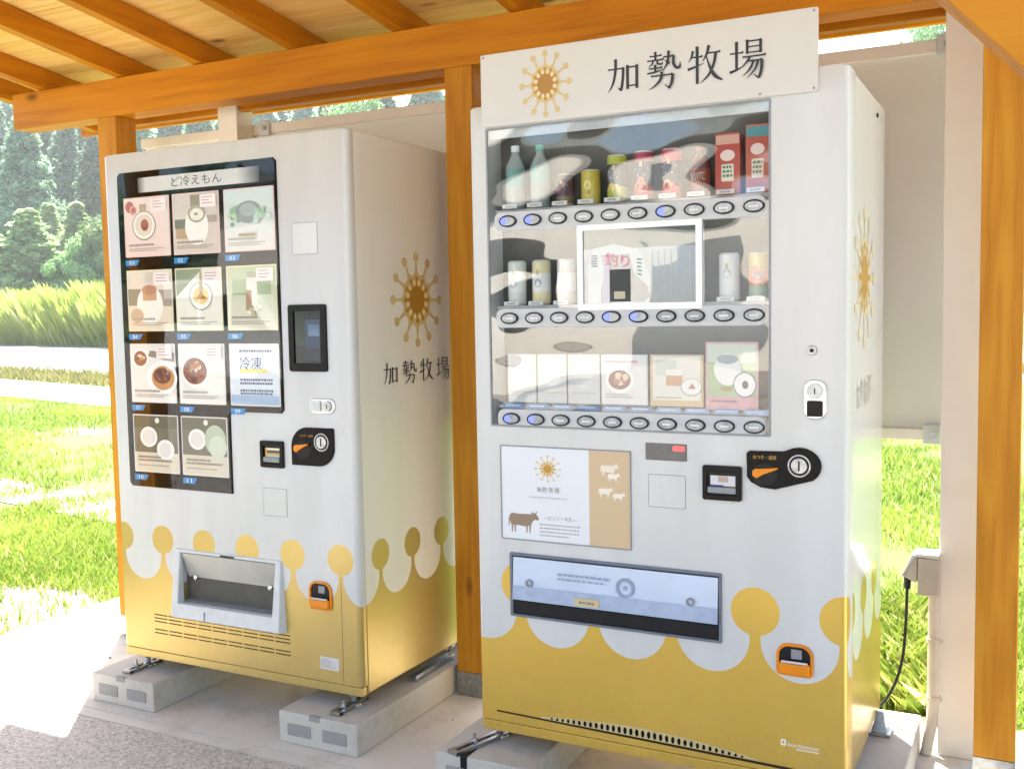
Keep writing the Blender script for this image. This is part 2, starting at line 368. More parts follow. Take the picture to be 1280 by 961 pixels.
# Mincho brush strokes on a 100x100 grid. h: thin level stroke with its triangular end; v: heavy upright; s: free sweep
def H(x0, y0, x1, y1, w=3.2): return [('s', [(x0, y0, w+1), (x0+3, y0, w), (x1, y1, w)]), ('t', (x1, y1, 8))]
def V(x, y0, y1, w=7): return [('s', [(x, y0, w), (x, y1, w*.92)]), ('t', (x+1, y0-3, 8))]
def S(*p): return [('s', list(p))]
KANJI = {
 'ka': H(3, 66, 48, 66)+S((48, 68, 6.5), (47, 40, 6.5), (43, 12, 6.5), (40, 6, 5), (30, 14, .6))+S((25, 94, 7), (25, 66, 6.5), (20, 36, 5.5), (12, 16, 3.5), (1, 1, .6))
       + V(61, 73, 6)+H(61, 67, 88, 67)+V(89, 71, 6)+H(61, 15, 89, 15),
 'sei': H(9, 88, 43, 88)+V(26, 99, 76, 5.5)+H(3, 76, 49, 76)+S((19, 75, 4), (16, 66, 3.5), (5, 58, .6))+S((32, 75, 4), (33, 66, 4), (45, 64, 3.5), (46, 70, .6))
       + H(8, 54, 45, 54)+V(26, 63, 43, 5.5)+S((2, 41, 3), (26, 43, 4), (50, 49, .8))
       + S((65, 98, 6), (64, 78, 5.5), (58, 58, 4), (46, 44, .6))+H(50, 82, 79, 82)+S((80, 83, 6), (79, 62, 6), (87, 49, 6), (97, 50, 5), (98, 64, .8))+S((55, 72, 1.5), (68, 62, 6.5))
       + H(16, 32, 76, 32)+S((77, 33, 6.5), (75, 14, 6.5), (69, -1, 5.5), (66, -4, 4), (54, 6, .6))+S((46, 42, 6.5), (43, 24, 6), (30, 8, 4.5), (8, -5, .8)),
 'boku': S((16, 88, 6), (12, 72, 4.5), (3, 58, .8))+H(11, 70, 42, 70)+S((1, 38, 6), (20, 43, 4.5), (46, 51, .9))+V(28, 98, -3, 7)
       + S((61, 98, 6.5), (55, 76, 5), (43, 56, .8))+H(56, 77, 92, 77)+S((80, 77, 6), (75, 48, 6), (60, 18, 4.5), (36, -3, .8))+S((54, 68, 2), (64, 38, 5), (78, 14, 8), (99, 0, 3)),
 'jo': H(1, 66, 36, 66)+V(19, 96, 24, 6.5)+S((0, 16, 6), (18, 21, 4.5), (41, 31, .9))
       + V(48, 98, 61, 6)+H(48, 94, 84, 94)+V(84, 96, 61, 6)+H(48, 79, 84, 79, 2.6)+H(48, 64, 84, 64, 2.6)+H(38, 53, 97, 53)
       + S((56, 53, 5.5), (48, 40, 4), (34, 27, .8))+H(53, 41, 87, 41)+S((88, 42, 6.5), (87, 18, 6.5), (82, -1, 5.5), (78, -5, 4), (66, 5, .6))
       + S((66, 41, 5), (56, 20, 4), (36, 2, .7))+S((78, 41, 5), (70, 18, 4), (48, -5, .7)),
}
def kanji(mb, key, fn, x0, z0, wd, ht):
    e = [0]
    for kind, d in KANJI[key]:
        e[0] += 1
        if kind == 's':
            Lf, Rg = ribbon(d)
            pl = [(x0+p[0]/100*wd, z0+p[1]/100*ht) for p in Lf+Rg[::-1]]; n = len(Lf)
            v = [fn(a, b, e[0]) for a, b in pl]
            f = [(i+1, i, 2*n-1-i, 2*n-2-i) for i in range(n-1)]
            mb.add(v, [q[::-1] for q in f])
        else:
            x, y, s_ = d
            pl = [(x-s_*.95, y), (x-.1*s_, y+s_*.62), (x+s_*.35, y), (x, y-.8)]
            mb.add([fn(x0+a/100*wd, z0+b/100*ht, e[0]) for a, b in pl], [(3, 2, 1, 0)])
def kase_parts(par, c, fn, x0, z0, wd, ht, pitch):
    for i, k in enumerate(('ka', 'sei', 'boku', 'jo')): mb = MB(); mb.col = c; kanji(mb, k, fn, x0+i*pitch, z0, wd, ht); mb.build('brush_character', 'print', par, smooth=None)
def kase(mb, fn, x0, z0, wd, ht, pitch):
    for i, k in enumerate(('ka', 'sei', 'boku', 'jo')): kanji(mb, k, fn, x0+i*pitch, z0, wd, ht)
TAN, TAN2, GOLD, GOLD2 = C('#cdb67e'), C('#c4a765'), C('#b98a22'), C('#a87818')
def emblem(mb, fn, cx, cz, rx, rz, pale=False):
    """gold milk-crown emblem: core, ring of studs, scalloped ring, twelve stalked balls"""
    oc = TAN if not pale else C('#d9c79c')
    def P(pts, c, lay):
        mb.col = c; mb.add([fn(cx+a*rx, cz+b*rz, lay) for a, b in pts], [tuple(range(len(pts)))])
    def rect(a, r0, r1, w0, w1): 
        d = (math.sin(a), math.cos(a)); q = (d[1], -d[0])
        return [(d[0]*r0-q[0]*w0, d[1]*r0-q[1]*w0), (d[0]*r0+q[0]*w0, d[1]*r0+q[1]*w0), (d[0]*r1+q[0]*w1, d[1]*r1+q[1]*w1), (d[0]*r1-q[0]*w1, d[1]*r1-q[1]*w1)]
    def disc(x, y, r, n=16): return [(x+r*math.cos(2*math.pi*i/n), y+r*math.sin(2*math.pi*i/n)) for i in range(n)]
    sc_ = [((.56+.035*math.cos(12*t))*math.sin(t), (.56+.035*math.cos(12*t))*math.cos(t)) for t in [-2*math.pi*i/96 for i in range(96)]]
    P(sc_, oc, 1)
    for k in range(12):
        a = 2*math.pi*k/12
        P(rect(a, .54, .86, .045, .022)[::-1], oc, 1.5); P(disc(math.sin(a)*.895, math.cos(a)*.895, .098), oc, 2)
        P(disc(math.sin(a+.2618)*.36, math.cos(a+.2618)*.36, .058), C('#e2d3a8'), 2.5)
        P(rect(a, .2, .42, .05, .025)[::-1], GOLD, 3); P(disc(math.sin(a)*.44, math.cos(a)*.44, .055), GOLD, 3.5)
    P(disc(0, 0, .29, 28), GOLD2 if not pale else GOLD, 4)
TEXTS = ['ど冷えもん', '冷凍', 'おつり・返却', '釣り', '―ガンジー牛乳―', 'bordstation', 'INNVITC']+['%02d' % i for i in range(1, 12)]
TX = {}
def make_texts():
    """every string is turned into outline meshes once, before the scene fills up"""
    obs = []
    for s in TEXTS:
        c = bpy.data.curves.new('lettering', 'FONT'); c.body = s; c.resolution_u = 2; o = bpy.data.objects.new('lettering', c); col.objects.link(o); obs.append((s, o))
    bpy.context.view_layer.update(); dg = bpy.context.evaluated_depsgraph_get()
    for s, o in obs:
        me = o.evaluated_get(dg).to_mesh(); n = len(me.vertices); a = np.empty(n*3); me.vertices.foreach_get('co', a)
        TX[s] = (a.reshape(-1, 3), [tuple(p.vertices) for p in me.polygons]); o.evaluated_get(dg).to_mesh_clear()
    for s, o in obs: bpy.data.objects.remove(o)
make_texts()
def text_mesh(mb, s, fn, x0, x1, z0, z1, lay=1):
    a, fs_ = TX[s]; lo, hi = a.min(0), a.max(0)
    sx = (x1-x0)/max(hi[0]-lo[0], 1e-6); sz = (z1-z0)/max(hi[1]-lo[1], 1e-6)
    mb.add([fn(x0+(p[0]-lo[0])*sx, z0+(p[1]-lo[1])*sz, lay) for p in a], fs_)
def dashes(mb, fn, x0, x1, z, h, mean=.006):       # a line of print too small to read
    x = x0
    while x < x1:
        w_ = min(mean*rnd.uniform(.6, 1.5), x1-x); mb.add([fn(x, z, 1), fn(x+w_, z, 1), fn(x+w_, z+h, 1), fn(x, z+h, 1)], [(0, 1, 2, 3)]); x += w_+mean*.35
def front(y, step=.00025): return lambda x, z, l: (x, y-l*step, z)

# ================================================================== GROUND
GZ = -.15
def sheet_poly(name, pts, z, mat, th=0):
    b = MB(); n = len(pts)
    if th: b.add([(*p, z) for p in pts]+[(*p, z-th) for p in pts], [tuple(range(n))]+[(j, i, n+i, n+j) for i in range(n) for j in [(i+1) % n]])
    else: b.add([(*p, z) for p in pts], [tuple(range(n))])
    return struct(b.build(name, mat, smooth=None, base=(0, 0, 0)))
sheet_poly('ground', [(-600, -600), (600, -600), (600, 900), (-600, 900)], GZ-.06, 'ground')
sheet_poly('concrete_slab', [(-1.04, -.14), (9.5, -.14), (9.5, .95), (-1.04, .95)], GZ, 'slab', .12)
sheet_poly('slab_border', [(-1.04, -.195), (9.5, -.195), (9.5, -.143), (-1.04, -.143)], GZ-.001, 'slab', .1)
sheet_poly('aggregate_paving', [(-1.04, -3.15), (9.5, -3.15), (9.5, -.198), (-1.04, -.198)], GZ-.003, 'aggregate', .1)
sheet_poly('gravel_lot', [(-40, -60), (45, -60), (45, -3.16), (-40, -3.16)], GZ-.02, 'lot', .05)
dr = Vector((-.968, .25)); nr = Vector((.25, .968))
def bend(p): return Vector((p[0], p[1]+max(0, p[0]+6.5)*1.25))
def strip(d0, d1, a0=-40, a1=260):
    A = [a0+(14-a0)*i/24 for i in range(25)]+[a1]
    return [tuple(bend(dr*a+nr*d0)) for a in A]+[tuple(bend(dr*a+nr*d1)) for a in A[::-1]]
sheet_poly('road', strip(10.1, 21.2), GZ-.02, 'road', .05)
sheet_poly('footpath', strip(6.0, 8.2), GZ-.045, 'path', .02)
# bare soil patch beside the slab
b = MB(); pts = []
for i in range(26):
    a = 2*math.pi*i/26; rr = 1+.25*noise.noise(Vector((math.cos(a)*1.5, math.sin(a)*1.5, 3)))
    pts.append((-1.55+.60*rr*math.cos(a), .62+.48*rr*math.sin(a)))
sheet_poly('soil_patch', pts, GZ-.052, 'soil')
pts = []
for i in range(30):
    a = 2*math.pi*i/30; rr = 1+.3*noise.noise(Vector((math.cos(a)*2, math.sin(a)*2, 9)))
    pts.append((-3.9+2.4*rr*math.cos(a), 2.85+.30*rr*math.sin(a)-.5*math.cos(a)))
sheet_poly('worn_track', pts, GZ-.053, 'path')

# ------------------------------------------------------------------ grass blades (uncountable)
rng = np.random.default_rng(5)
def blades(name, xy, hgt, wid, mat, z0, bend=.35, vary=0.0):
    n = len(xy); x_ = xy; ang = rng.uniform(0, 2*np.pi, n); dx, dy = np.cos(ang), np.sin(ang)
    h = hgt*rng.uniform(.5, 1.25, n)*(1+vary*(np.sin(x_[:, 0]*.9+np.sin(x_[:, 1]*.7)*2)*.5+np.sin(x_[:, 0]*2.3+x_[:, 1]*1.9)*.5)); wd = wid*rng.uniform(.6, 1.3, n); ln = rng.uniform(.1, bend*2, n)*h; la = rng.uniform(0, 2*np.pi, n)
    V_ = np.zeros((n, 4, 3)); x, y = xy[:, 0], xy[:, 1]
    V_[:, 0] = np.stack([x-dx*wd, y-dy*wd, np.full(n, z0)], 1); V_[:, 1] = np.stack([x+dx*wd, y+dy*wd, np.full(n, z0)], 1)
    V_[:, 2] = np.stack([x+dx*wd*.7+np.cos(la)*ln*.35, y+dy*wd*.7+np.sin(la)*ln*.35, z0+h*.6], 1)
    V_[:, 3] = np.stack([x+np.cos(la)*ln, y+np.sin(la)*ln, z0+h], 1)
    F = np.array([[0, 1, 2], [0, 2, 3]])[None]+4*np.arange(n)[:, None, None]
    me = bpy.data.meshes.new(name); me.vertices.add(4*n); me.vertices.foreach_set('co', V_.ravel())
    me.loops.add(6*n); me.loops.foreach_set('vertex_index', F.ravel().astype(np.int32)); me.polygons.add(2*n); me.polygons.foreach_set('loop_start', np.arange(0, 6*n, 3, dtype=np.int32))
    me.update(); me.validate()
    ca = me.color_attributes.new('Col', 'FLOAT_COLOR', 'POINT'); t = rng.uniform(0, .55, n)+.17*(np.sin(x*1.7+np.sin(y*1.3)*1.6)+1)*(.5+.5*np.sin(y*2.9+x)); t = np.where(rng.uniform(0, 1, n) < .07, 1., np.clip(t, 0, .8))
    cc = np.ones((n, 4, 4)); cc[:, :, :3] = t[:, None, None]; cc[:, :2, :3] *= .8; ca.data.foreach_set('color', cc.ravel())
    me.materials.append(M[mat]); o = bpy.data.objects.new(name, me); col.objects.link(o); return o
def thin(xy, keepbare=True):
    k = []
    for x, y in xy:
        v = noise.noise(Vector((x*.55, y*.55, 1.3)))+.5*noise.noise(Vector((x*2.1, y*2.1, 4)))
        d1 = ((x+1.50)/.50)**2+((y-.62)/.38)**2; d2 = ((x+3.9)/2.3)**2+((y-2.85+.21*(x+3.9))/.20)**2
        bare = (.85 if d1 < 1 else 0)+(.7 if d2 < 1 else 0)
        k.append(rnd.random() > max(bare, .2+max(0, v-.02)*2.2))
    return xy[np.array(k)]
def inlawn(xy):
    x, y = xy[:, 0], xy[:, 1]; d = .25*x+.968*(y-np.maximum(0, x+6.5)*1.25)
    ok = ((x < -1.06) | (y > .97)) & ((d < 5.95) | ((d > 8.3) & (d < 10.0))) & (y > -3.1) & ~((x > -1.06) & (y < -.15))
    return xy[ok]
near = rng.uniform((-4.5, -.1), (-1.05, 3.2), (130000, 2)); mid = rng.uniform((-16, -1), (-1.05, 10), (170000, 2)); rgt = rng.uniform((.2, .97), (4.6, 3.2), (110000, 2)); rgt2 = rng.uniform((-2, 2.5), (6, 10), (110000, 2))
A = blades('grass', thin(inlawn(np.concatenate([near, rgt]))), .042, .0024, 'grass', GZ-.058); stuff(A, 'short bright lawn grass growing beside the concrete slab', 'grass')
A = blades('grass', thin(inlawn(rng.uniform((-6, -3.1), (-1.06, -.1), (60000, 2)))), .06, .005, 'grass', GZ-.058); stuff(A, 'lawn grass left of the paving, in front of the shelter', 'grass')
A = blades('grass', thin(inlawn(np.concatenate([mid, rgt2]))), .065, .0055, 'grass', GZ-.058); stuff(A, 'sunlit lawn grass stretching to the footpath', 'grass')
a_ = rng.uniform(-30, 60, 26000); d_ = rng.uniform(8.25, 10.05, 26000); vg = np.stack([-.968*a_+.25*d_, .25*a_+.968*d_], 1); vg[:, 1] += np.maximum(0, vg[:, 0]+6.5)*1.25
stuff(blades('verge_weeds', vg, .20, .012, 'weed', GZ-.06), 'dry straggling weeds along the verge between path and road', 'weeds')
a_ = rng.uniform(12, 75, 260000); d_ = 21.3+rng.uniform(0, 1, 260000)**1.3*9; vg = np.stack([-.968*a_+.25*d_, .25*a_+.968*d_], 1); vg[:, 1] += np.maximum(0, vg[:, 0]+6.5)*1.25
stuff(blades('tall_grass', vg, 1.9, .020, 'reed', GZ-.06, .28, .45), 'tall yellow green grass growing beyond the road', 'grass')
tf = []
for i in range(60):
    cx, cy = rnd.uniform(1.7, 2.6), rnd.uniform(1.0, 2.1)
    tf.append(rng.normal((cx, cy), .04, (120, 2)))
stuff(blades('weed_tufts', inlawn(np.concatenate(tf)), .15, .0030, 'grass', GZ-.058, .6), 'long leafy weed tufts at the rear edge of the slab', 'weeds')

# grit and crumbs on the paving
b = MB()
for i in range(260):
    x, y = rnd.uniform(-1.0, 3.2), rnd.uniform(-1.0, .9)
    if i % 2: y = rnd.uniform(-.9, -.1); x = rnd.uniform(-.9, 1.5)
    r = rnd.uniform(.0015, .0045)*(1.6 if rnd.random() < .06 else 1); b.col = rnd.choice([C('#5d5348'), C('#8a7f70'), C('#3a342c'), C('#b5ab9c')]); z = GZ if y > -.14 else GZ-.003
    P = [(x+r*math.cos(a+.5)*rnd.uniform(.7, 1.2), y+r*math.sin(a+.5)*rnd.uniform(.7, 1.2), z) for a in (0, 1.57, 3.14, 4.7)]; b.add(P+[(x, y, z+r*.8)], [(0, 1, 4), (1, 2, 4), (2, 3, 4), (3, 0, 4)])
stuff(b.build('grit', 'print', smooth=None), 'scattered grit and crumbs lying on the paving', 'grit')
# ------------------------------------------------------------------ trees
def crown_mesh(name, kind, n, mat, seed, leaf):
    g = np.random.default_rng(seed)
    if kind == 'cone':                                # unit height 1, radius ~.2
        L = []
        nb = 170
        for i in range(nb):
            z = .06+.93*(i/nb)**.85; rad = (.20*(1-z)**.8+.004)*g.uniform(.55, 1.05); a = i*2.4+g.uniform(-.6, .6); k = int(n/nb*(.35+1.3*(1-z)))
            cl = (.018+.030*(1-z))*g.uniform(.7, 1.3); q = g.normal(0, 1, (k, 3)); q /= np.linalg.norm(q, axis=1)[:, None]; q *= g.uniform(.35, 1.1, (k, 1))*cl; q[:, 2] = q[:, 2]*.75-.25*np.hypot(q[:, 0], q[:, 1])
            L.append(np.array([np.cos(a)*rad, np.sin(a)*rad, z])+q)
        k = n//7; z = g.uniform(.05, .97, k); a = g.uniform(0, 6.28, k); rr = .13*(1-z)*g.uniform(.1, 1, k); L.append(np.stack([np.cos(a)*rr, np.sin(a)*rr, z], 1))
        P = np.concatenate(L)
    else:
        L = []
        for i in range(46):
            d = g.normal(0, 1, 3); d /= np.linalg.norm(d); c = np.array([0, 0, .6])+d*np.array([.26, .26, .30])*g.uniform(.45, 1.0)
            k = n//46; q = g.normal(0, 1, (k, 3)); q /= np.linalg.norm(q, axis=1)[:, None]; L.append(c+q*g.uniform(.05, .10)*g.uniform(.6, 1.1, (k, 1)))
        P = np.concatenate(L)
    n = len(P); nrm = g.normal(0, 1, (n, 3)); nrm[:, 2] = abs(nrm[:, 2])*.6; out = P-np.array([0, 0, .5]); out[:, 2] *= .3
    nrm += out*6; nrm /= np.linalg.norm(nrm, axis=1)[:, None]; t = np.cross(nrm, g.normal(0, 1, (n, 3))); t /= np.linalg.norm(t, axis=1)[:, None]; bt = np.cross(nrm, t)
    s = leaf*g.uniform(.5, 1.2, (n, 1)); V_ = np.stack([P-t*s, P+bt*s*.55, P+t*s, P-bt*s*.55], 1)
    F = (np.array([0, 1, 2, 3])[None]+4*np.arange(n)[:, None])
    me = bpy.data.meshes.new(name); me.vertices.add(4*n); me.vertices.foreach_set('co', V_.ravel()); me.loops.add(4*n); me.loops.foreach_set('vertex_index', F.ravel().astype(np.int32))
    me.polygons.add(n); me.polygons.foreach_set('loop_start', np.arange(0, 4*n, 4, dtype=np.int32)); me.update(); me.validate()
    ca = me.color_attributes.new('Col', 'FLOAT_COLOR', 'POINT'); tt = g.uniform(0, 1, n); cc = np.ones((n, 4, 4)); cc[:, :, :3] = tt[:, None, None]; ca.data.foreach_set('color', cc.ravel())
    me.materials.append(M[mat]); return me
CR = {'cedar': [crown_mesh('cedar_crown', 'cone', 22000, 'cedar', s, .0115) for s in (1, 2, 3)], 'young': [crown_mesh('young_crown', 'cone', 14000, 'young', s, .016) for s in (4, 5)],
      'broad': [crown_mesh('broadleaf_crown', 'round', 18000, 'broad', s, .014) for s in (6, 7)]}
b = MB(); b.tube([(0, 0, 0), (.004, .002, .3), (0, .003, .6), (0, 0, .95)], [.022, .016, .009, .002], 8)
for k in range(9):
    a = k*2.4; z = .25+.07*k; b.tube([(0, 0, z), (math.cos(a)*.1*(1.1-z), math.sin(a)*.1*(1.1-z), z+.03)], [.006, .002], 5)
trunk_ob = b.build('trunk', 'bark', base=(0, 0, 0)); trunk_me = trunk_ob.data; bpy.data.objects.remove(trunk_ob)
def tree(kind, px, dist, h, wid, label, idx=0, group=None, z=GZ-.06):
    """px: bearing given as a picture column; dist in metres along the view axis"""
    dist *= 1.3; h *= 1.3
    v = fwd+rt*((px-640)/1286); v = Vector((v.x, v.y)); p = Vector((2.87, -2.54))+v*dist
    nm = {'cedar': 'cedar_tree', 'young': 'young_conifer', 'broad': 'broadleaf_tree'}[kind]
    t = thing(nm, (p.x, p.y, z), label, 'tree', group)
    c = bpy.data.objects.new('crown', CR[kind][idx % len(CR[kind])]); col.objects.link(c); c.parent = t; c.scale = (h*wid, h*wid, h); c.rotation_euler.z = rnd.uniform(0, 6)
    k = bpy.data.objects.new('trunk', trunk_me); col.objects.link(k); k.parent = t; k.scale = (h*.9, h*.9, h*(.95 if kind != 'broad' else .6))
    return t
g1 = 'cedars behind the road'; g2 = 'young conifers beyond the tall grass'
for (px, d, h, wd, lb, ix) in [
    (45, 58, 12.6, 1.25, 'large pale green cedar, the biggest tree at the left of the shelter', 0), (-28, 60, 13.5, 1.1, 'tall cedar cut by the left edge of the photo', 1),
    (96, 66, 14.2, 1.0, 'dark cedar directly right of the large pale cedar', 2), (130, 62, 12.0, 1.1, 'mid green cedar just left of the leftmost wooden post', 1),
    (8, 70, 16.5, .95, 'dark cedar rising behind the gap left of the large pale cedar', 2), (70, 74, 17.0, .9, 'far dark cedar whose tip stands behind the large pale cedar', 0),
    (185, 66, 15.0, 1.0, 'dark cedar seen over the frozen food machine beside the left wooden post', 1), (225, 70, 15.8, 1.0, 'blue green cedar seen over the middle of the frozen food machine', 2),
    (262, 64, 14.6, 1.0, 'dark cedar seen just left of the left white post', 0), (418, 68, 15.2, 1.0, 'dark cedar beside the white rounded roof hall', 1),
    (490, 66, 15.6, 1.1, 'dark cedar seen above the white screen, left of the middle wooden post', 2), (530, 72, 17.2, .9, 'pale edged cedar nearest the middle wooden post', 0)]:
    tree('cedar', px, d, h, wd, lb, ix, g1)
tree('broad', 455, 60, 14.6, .7, 'bright yellow green broadleaf tree above the white screen', 0)
tree('broad', 1160, 60, 19.6, .5, 'small leafy treetop peeking over the right end of the white screen', 1)
tree('broad', 150, 50, 6.5, 1.1, 'rounded leafy tree by the leftmost wooden post', 1)
tree('broad', 108, 49, 5.0, 1.2, 'low rounded tree between the young conifers and the leftmost post', 0)
for (px, d, h, wd, lb, ix) in [(45, 50, 6.4, 1.9, 'broad bushy young conifer at the centre of the young row', 0), (72, 54, 7.1, 1.25, 'slender young conifer with a yellowish tip in front of the dark cedars', 1),
    (106, 53, 7.0, 1.3, 'pointed young conifer nearest the leftmost wooden post', 0), (6, 50, 5.2, 1.6, 'young conifer at the left edge of the photo', 1), (132, 56, 5.8, 1.5, 'young conifer partly hidden by the leftmost wooden post', 1)]:
    tree('young', px, d, h*1.0, wd*1.2, lb, ix, g2)
# the wood behind reads as one mass
def merge(name, items, z=GZ-.06):
    Vs, Cs, off = [], [], 0
    for me, p, s, a in items:
        n = len(me.vertices); v = np.empty(n*3); me.vertices.foreach_get('co', v); v = v.reshape(-1, 4, 3)[::9].reshape(-1, 3)
        cx = v.reshape(-1, 4, 3).mean(1, keepdims=True); v = ((v.reshape(-1, 4, 3)-cx)*2.6+cx).reshape(-1, 3)*np.array(s)
        v = v@np.array([[math.cos(a), math.sin(a), 0], [-math.sin(a), math.cos(a), 0], [0, 0, 1]])+np.array([p[0], p[1], p[2]]); Vs.append(v)
        Cs.append(np.repeat(rng.uniform(0, .8, len(v)//4), 4))
    V_ = np.concatenate(Vs); c = np.concatenate(Cs); n = len(V_)//4; me = bpy.data.meshes.new(name); me.vertices.add(len(V_)); me.vertices.foreach_set('co', V_.ravel())
    me.loops.add(4*n); me.loops.foreach_set('vertex_index', np.arange(4*n, dtype=np.int32)); me.polygons.add(n); me.polygons.foreach_set('loop_start', np.arange(0, 4*n, 4, dtype=np.int32)); me.update(); me.validate()
    ca = me.color_attributes.new('Col', 'FLOAT_COLOR', 'POINT'); cc = np.ones((4*n, 4)); cc[:, :3] = c[:, None]; ca.data.foreach_set('color', cc.ravel()); me.materials.append(M['cedar'])
    o = bpy.data.objects.new(name, me); col.objects.link(o); return o
items = []
for i in range(150):
    px = rnd.uniform(-500, 640); d = rnd.uniform(92, 118); v = fwd+rt*((px-640)/1286); h = rnd.uniform(14.5, 18)*d/76*(1 if px < 600 else .8)
    items.append((CR['cedar'][i % 3], (2.87+v.x*d, -2.54+v.y*d, GZ-.1), (h*1.15, h*1.15, h), rnd.uniform(0, 6)))
for i in range(70):
    px = rnd.uniform(640, 1700); d = rnd.uniform(100, 120); v = fwd+rt*((px-640)/1286); h = rnd.uniform(8, 12)
    items.append((CR['cedar'][i % 3], (2.87+v.x*d, -2.54+v.y*d, GZ-.1), (h*1.3, h*1.3, h), rnd.uniform(0, 6)))
stuff(merge('forest', items), 'dark wood of conifers closing the view behind the road', 'forest')
items = []
for i in range(90):
    a = R(rnd.uniform(190, 350)); d = rnd.uniform(55, 75); h = rnd.uniform(9, 13)*(1.3 if math.cos(a) > .12 else 1); items.append((CR['broad'][i % 2], (2.9+math.cos(a)*d, -2.5+math.sin(a)*d, GZ-.5), (h*1.2, h*1.2, h), rnd.uniform(0, 6)))  # unseen trees, those behind right raised to cut sky light on the fronts
stuff(merge('woodland', items), 'leafy woodland on the far side of the car park', 'forest')
hb = MB(); n = 50
for i in range(n+1):
    px = -900+i*(2100/n); v = fwd+rt*((px-640)/1286)
    for j, (d, f) in enumerate(((100, 0), (125, .45), (170, 1), (260, 1.1))):
        k = max(0, min(1, (650-px)/500)); h = (GZ-.2)+f*(d*.17*k+2)*(1+.15*math.sin(i*.7+j)); hb.v.append((2.87+v.x*d, -2.54+v.y*d, h))
for i in range(n):
    for j in range(3): a = i*4+j; hb.f.append([a, a+4, a+5, a+1]); hb.mi.append(0); hb.c.append([(.2, .2, .2, 1)]*4)
struct(hb.build('hillside', 'cedar', base=(0, 0, 0)))
# white hall with rounded roof and a utility pole, seen between screen and roof
v = fwd+rt*((352-640)/1286); hc = Vector((2.87, -2.54))+Vector((v.x, v.y))*42
t = thing('white_hall', (hc.x, hc.y, GZ-.06), 'white building with a rounded roof seen above the white screen right of the left post', 'building')
X = Vector((rt.x, rt.y)); Y2 = Vector((fwd.x, fwd.y)).normalized()
def hp(a, bb, z): q = hc+X*a+Y2*bb; return (q.x, q.y, z)
b = MB(); pr = [(-1.6, GZ-.06), (-1.6, 7.4)]+[(-.15+1.55*math.cos(R(t_)), 7.25+1.0*math.sin(R(t_))) for t_ in (160, 140, 120, 100, 80, 60, 40, 20, 0)]+[(1.4, GZ-.06)]
nn = len(pr); b.add([hp(x, 0, z) for x, z in pr]+[hp(x, 7, z) for x, z in pr], [tuple(range(nn))[::-1], tuple(range(nn, 2*nn))]+[(i, (i+1) % nn, nn+(i+1) % nn, nn+i) for i in range(nn)])
b.build('wall', 'post_white', t)
b = MB(); b.add([hp(-1.7, -.1, 7.5), hp(-.6, -.1, 7.5), hp(-.6, 7, 7.5), hp(-1.7, 7, 7.5), hp(-1.7, -.1, 7.7), hp(-.6, -.1, 7.7), hp(-.6, 7, 7.7), hp(-1.7, 7, 7.7)], [(3, 2, 1, 0), (4, 5, 6, 7), (0, 1, 5, 4), (1, 2, 6, 5), (2, 3, 7, 6), (3, 0, 4, 7)]); b.build('canopy', 'lgrey', t)
for k in range(2):
    b = MB(); x = -1.3+k*.9; b.add([hp(x, -.06, 5.8), hp(x+.55, -.06, 5.8), hp(x+.55, -.06, 6.9), hp(x, -.06, 6.9), hp(x, .02, 5.8), hp(x+.55, .02, 5.8), hp(x+.55, .02, 6.9), hp(x, .02, 6.9)], [(0, 1, 2, 3), (1, 5, 6, 2), (0, 3, 7, 4), (3, 2, 6, 7), (0, 4, 5, 1)]); b.build('window', 'dark', t)
v = fwd+rt*((345-640)/1286); pc = Vector((2.87, -2.54))+Vector((v.x, v.y))*30
t = thing('utility_pole', (pc.x, pc.y, GZ-.06), 'thin dark utility pole in front of the white rounded roof hall', 'pole')
b = MB(); b.tube([(pc.x, pc.y, GZ-.06), (pc.x, pc.y, 6.6)], [.07, .045], 10); b.build('pole', 'dark', t)
b = MB(); b.beam((pc.x-.4, pc.y, 5.9), (pc.x+.4, pc.y, 5.9), .06, .08); b.build('crossarm', 'dark', t)

# ================================================================== TIMBER SHELTER
SH = thing('timber_shelter', (.8, -.3, GZ), 'honey stained timber shelter with boarded roof standing over both vending machines', 'shelter')
SL = -.14                                            # fall of the roof towards the rear
def rz(y, base=2.152): return base+SL*(y-.49)
b = MB(); b.box(-1.08, 3.12, .49, .595, 2.0, 2.148); b.build('beam', 'beam_x', SH, bevel=.003)
b = MB(); b.box(-1.08, 3.42, -1.05, -.945, 2.215, 2.36); b.build('beam', 'beam_x', SH, bevel=.003)
for x in (-.572, 1.077, 2.726):
    b = MB(); b.box(x, x+.105, .49, .595, GZ+.085, 2.0); p = b.build('post', 'beam_z', SH, bevel=.003)
    b = MB(); b.box(x-.001, x+.106, .489, .596, GZ, GZ+.085); b.build('post_shoe', 'zinc', p)
for x in (-.9, 3.30):
    b = MB(); b.box(x, x+.105, -1.05, -.945, GZ+.085, 2.215); p = b.build('post', 'beam_z', SH, bevel=.003)
    b = MB(); b.box(x-.001, x+.106, -1.051, -.944, GZ, GZ+.085); b.build('post_shoe', 'zinc', p)
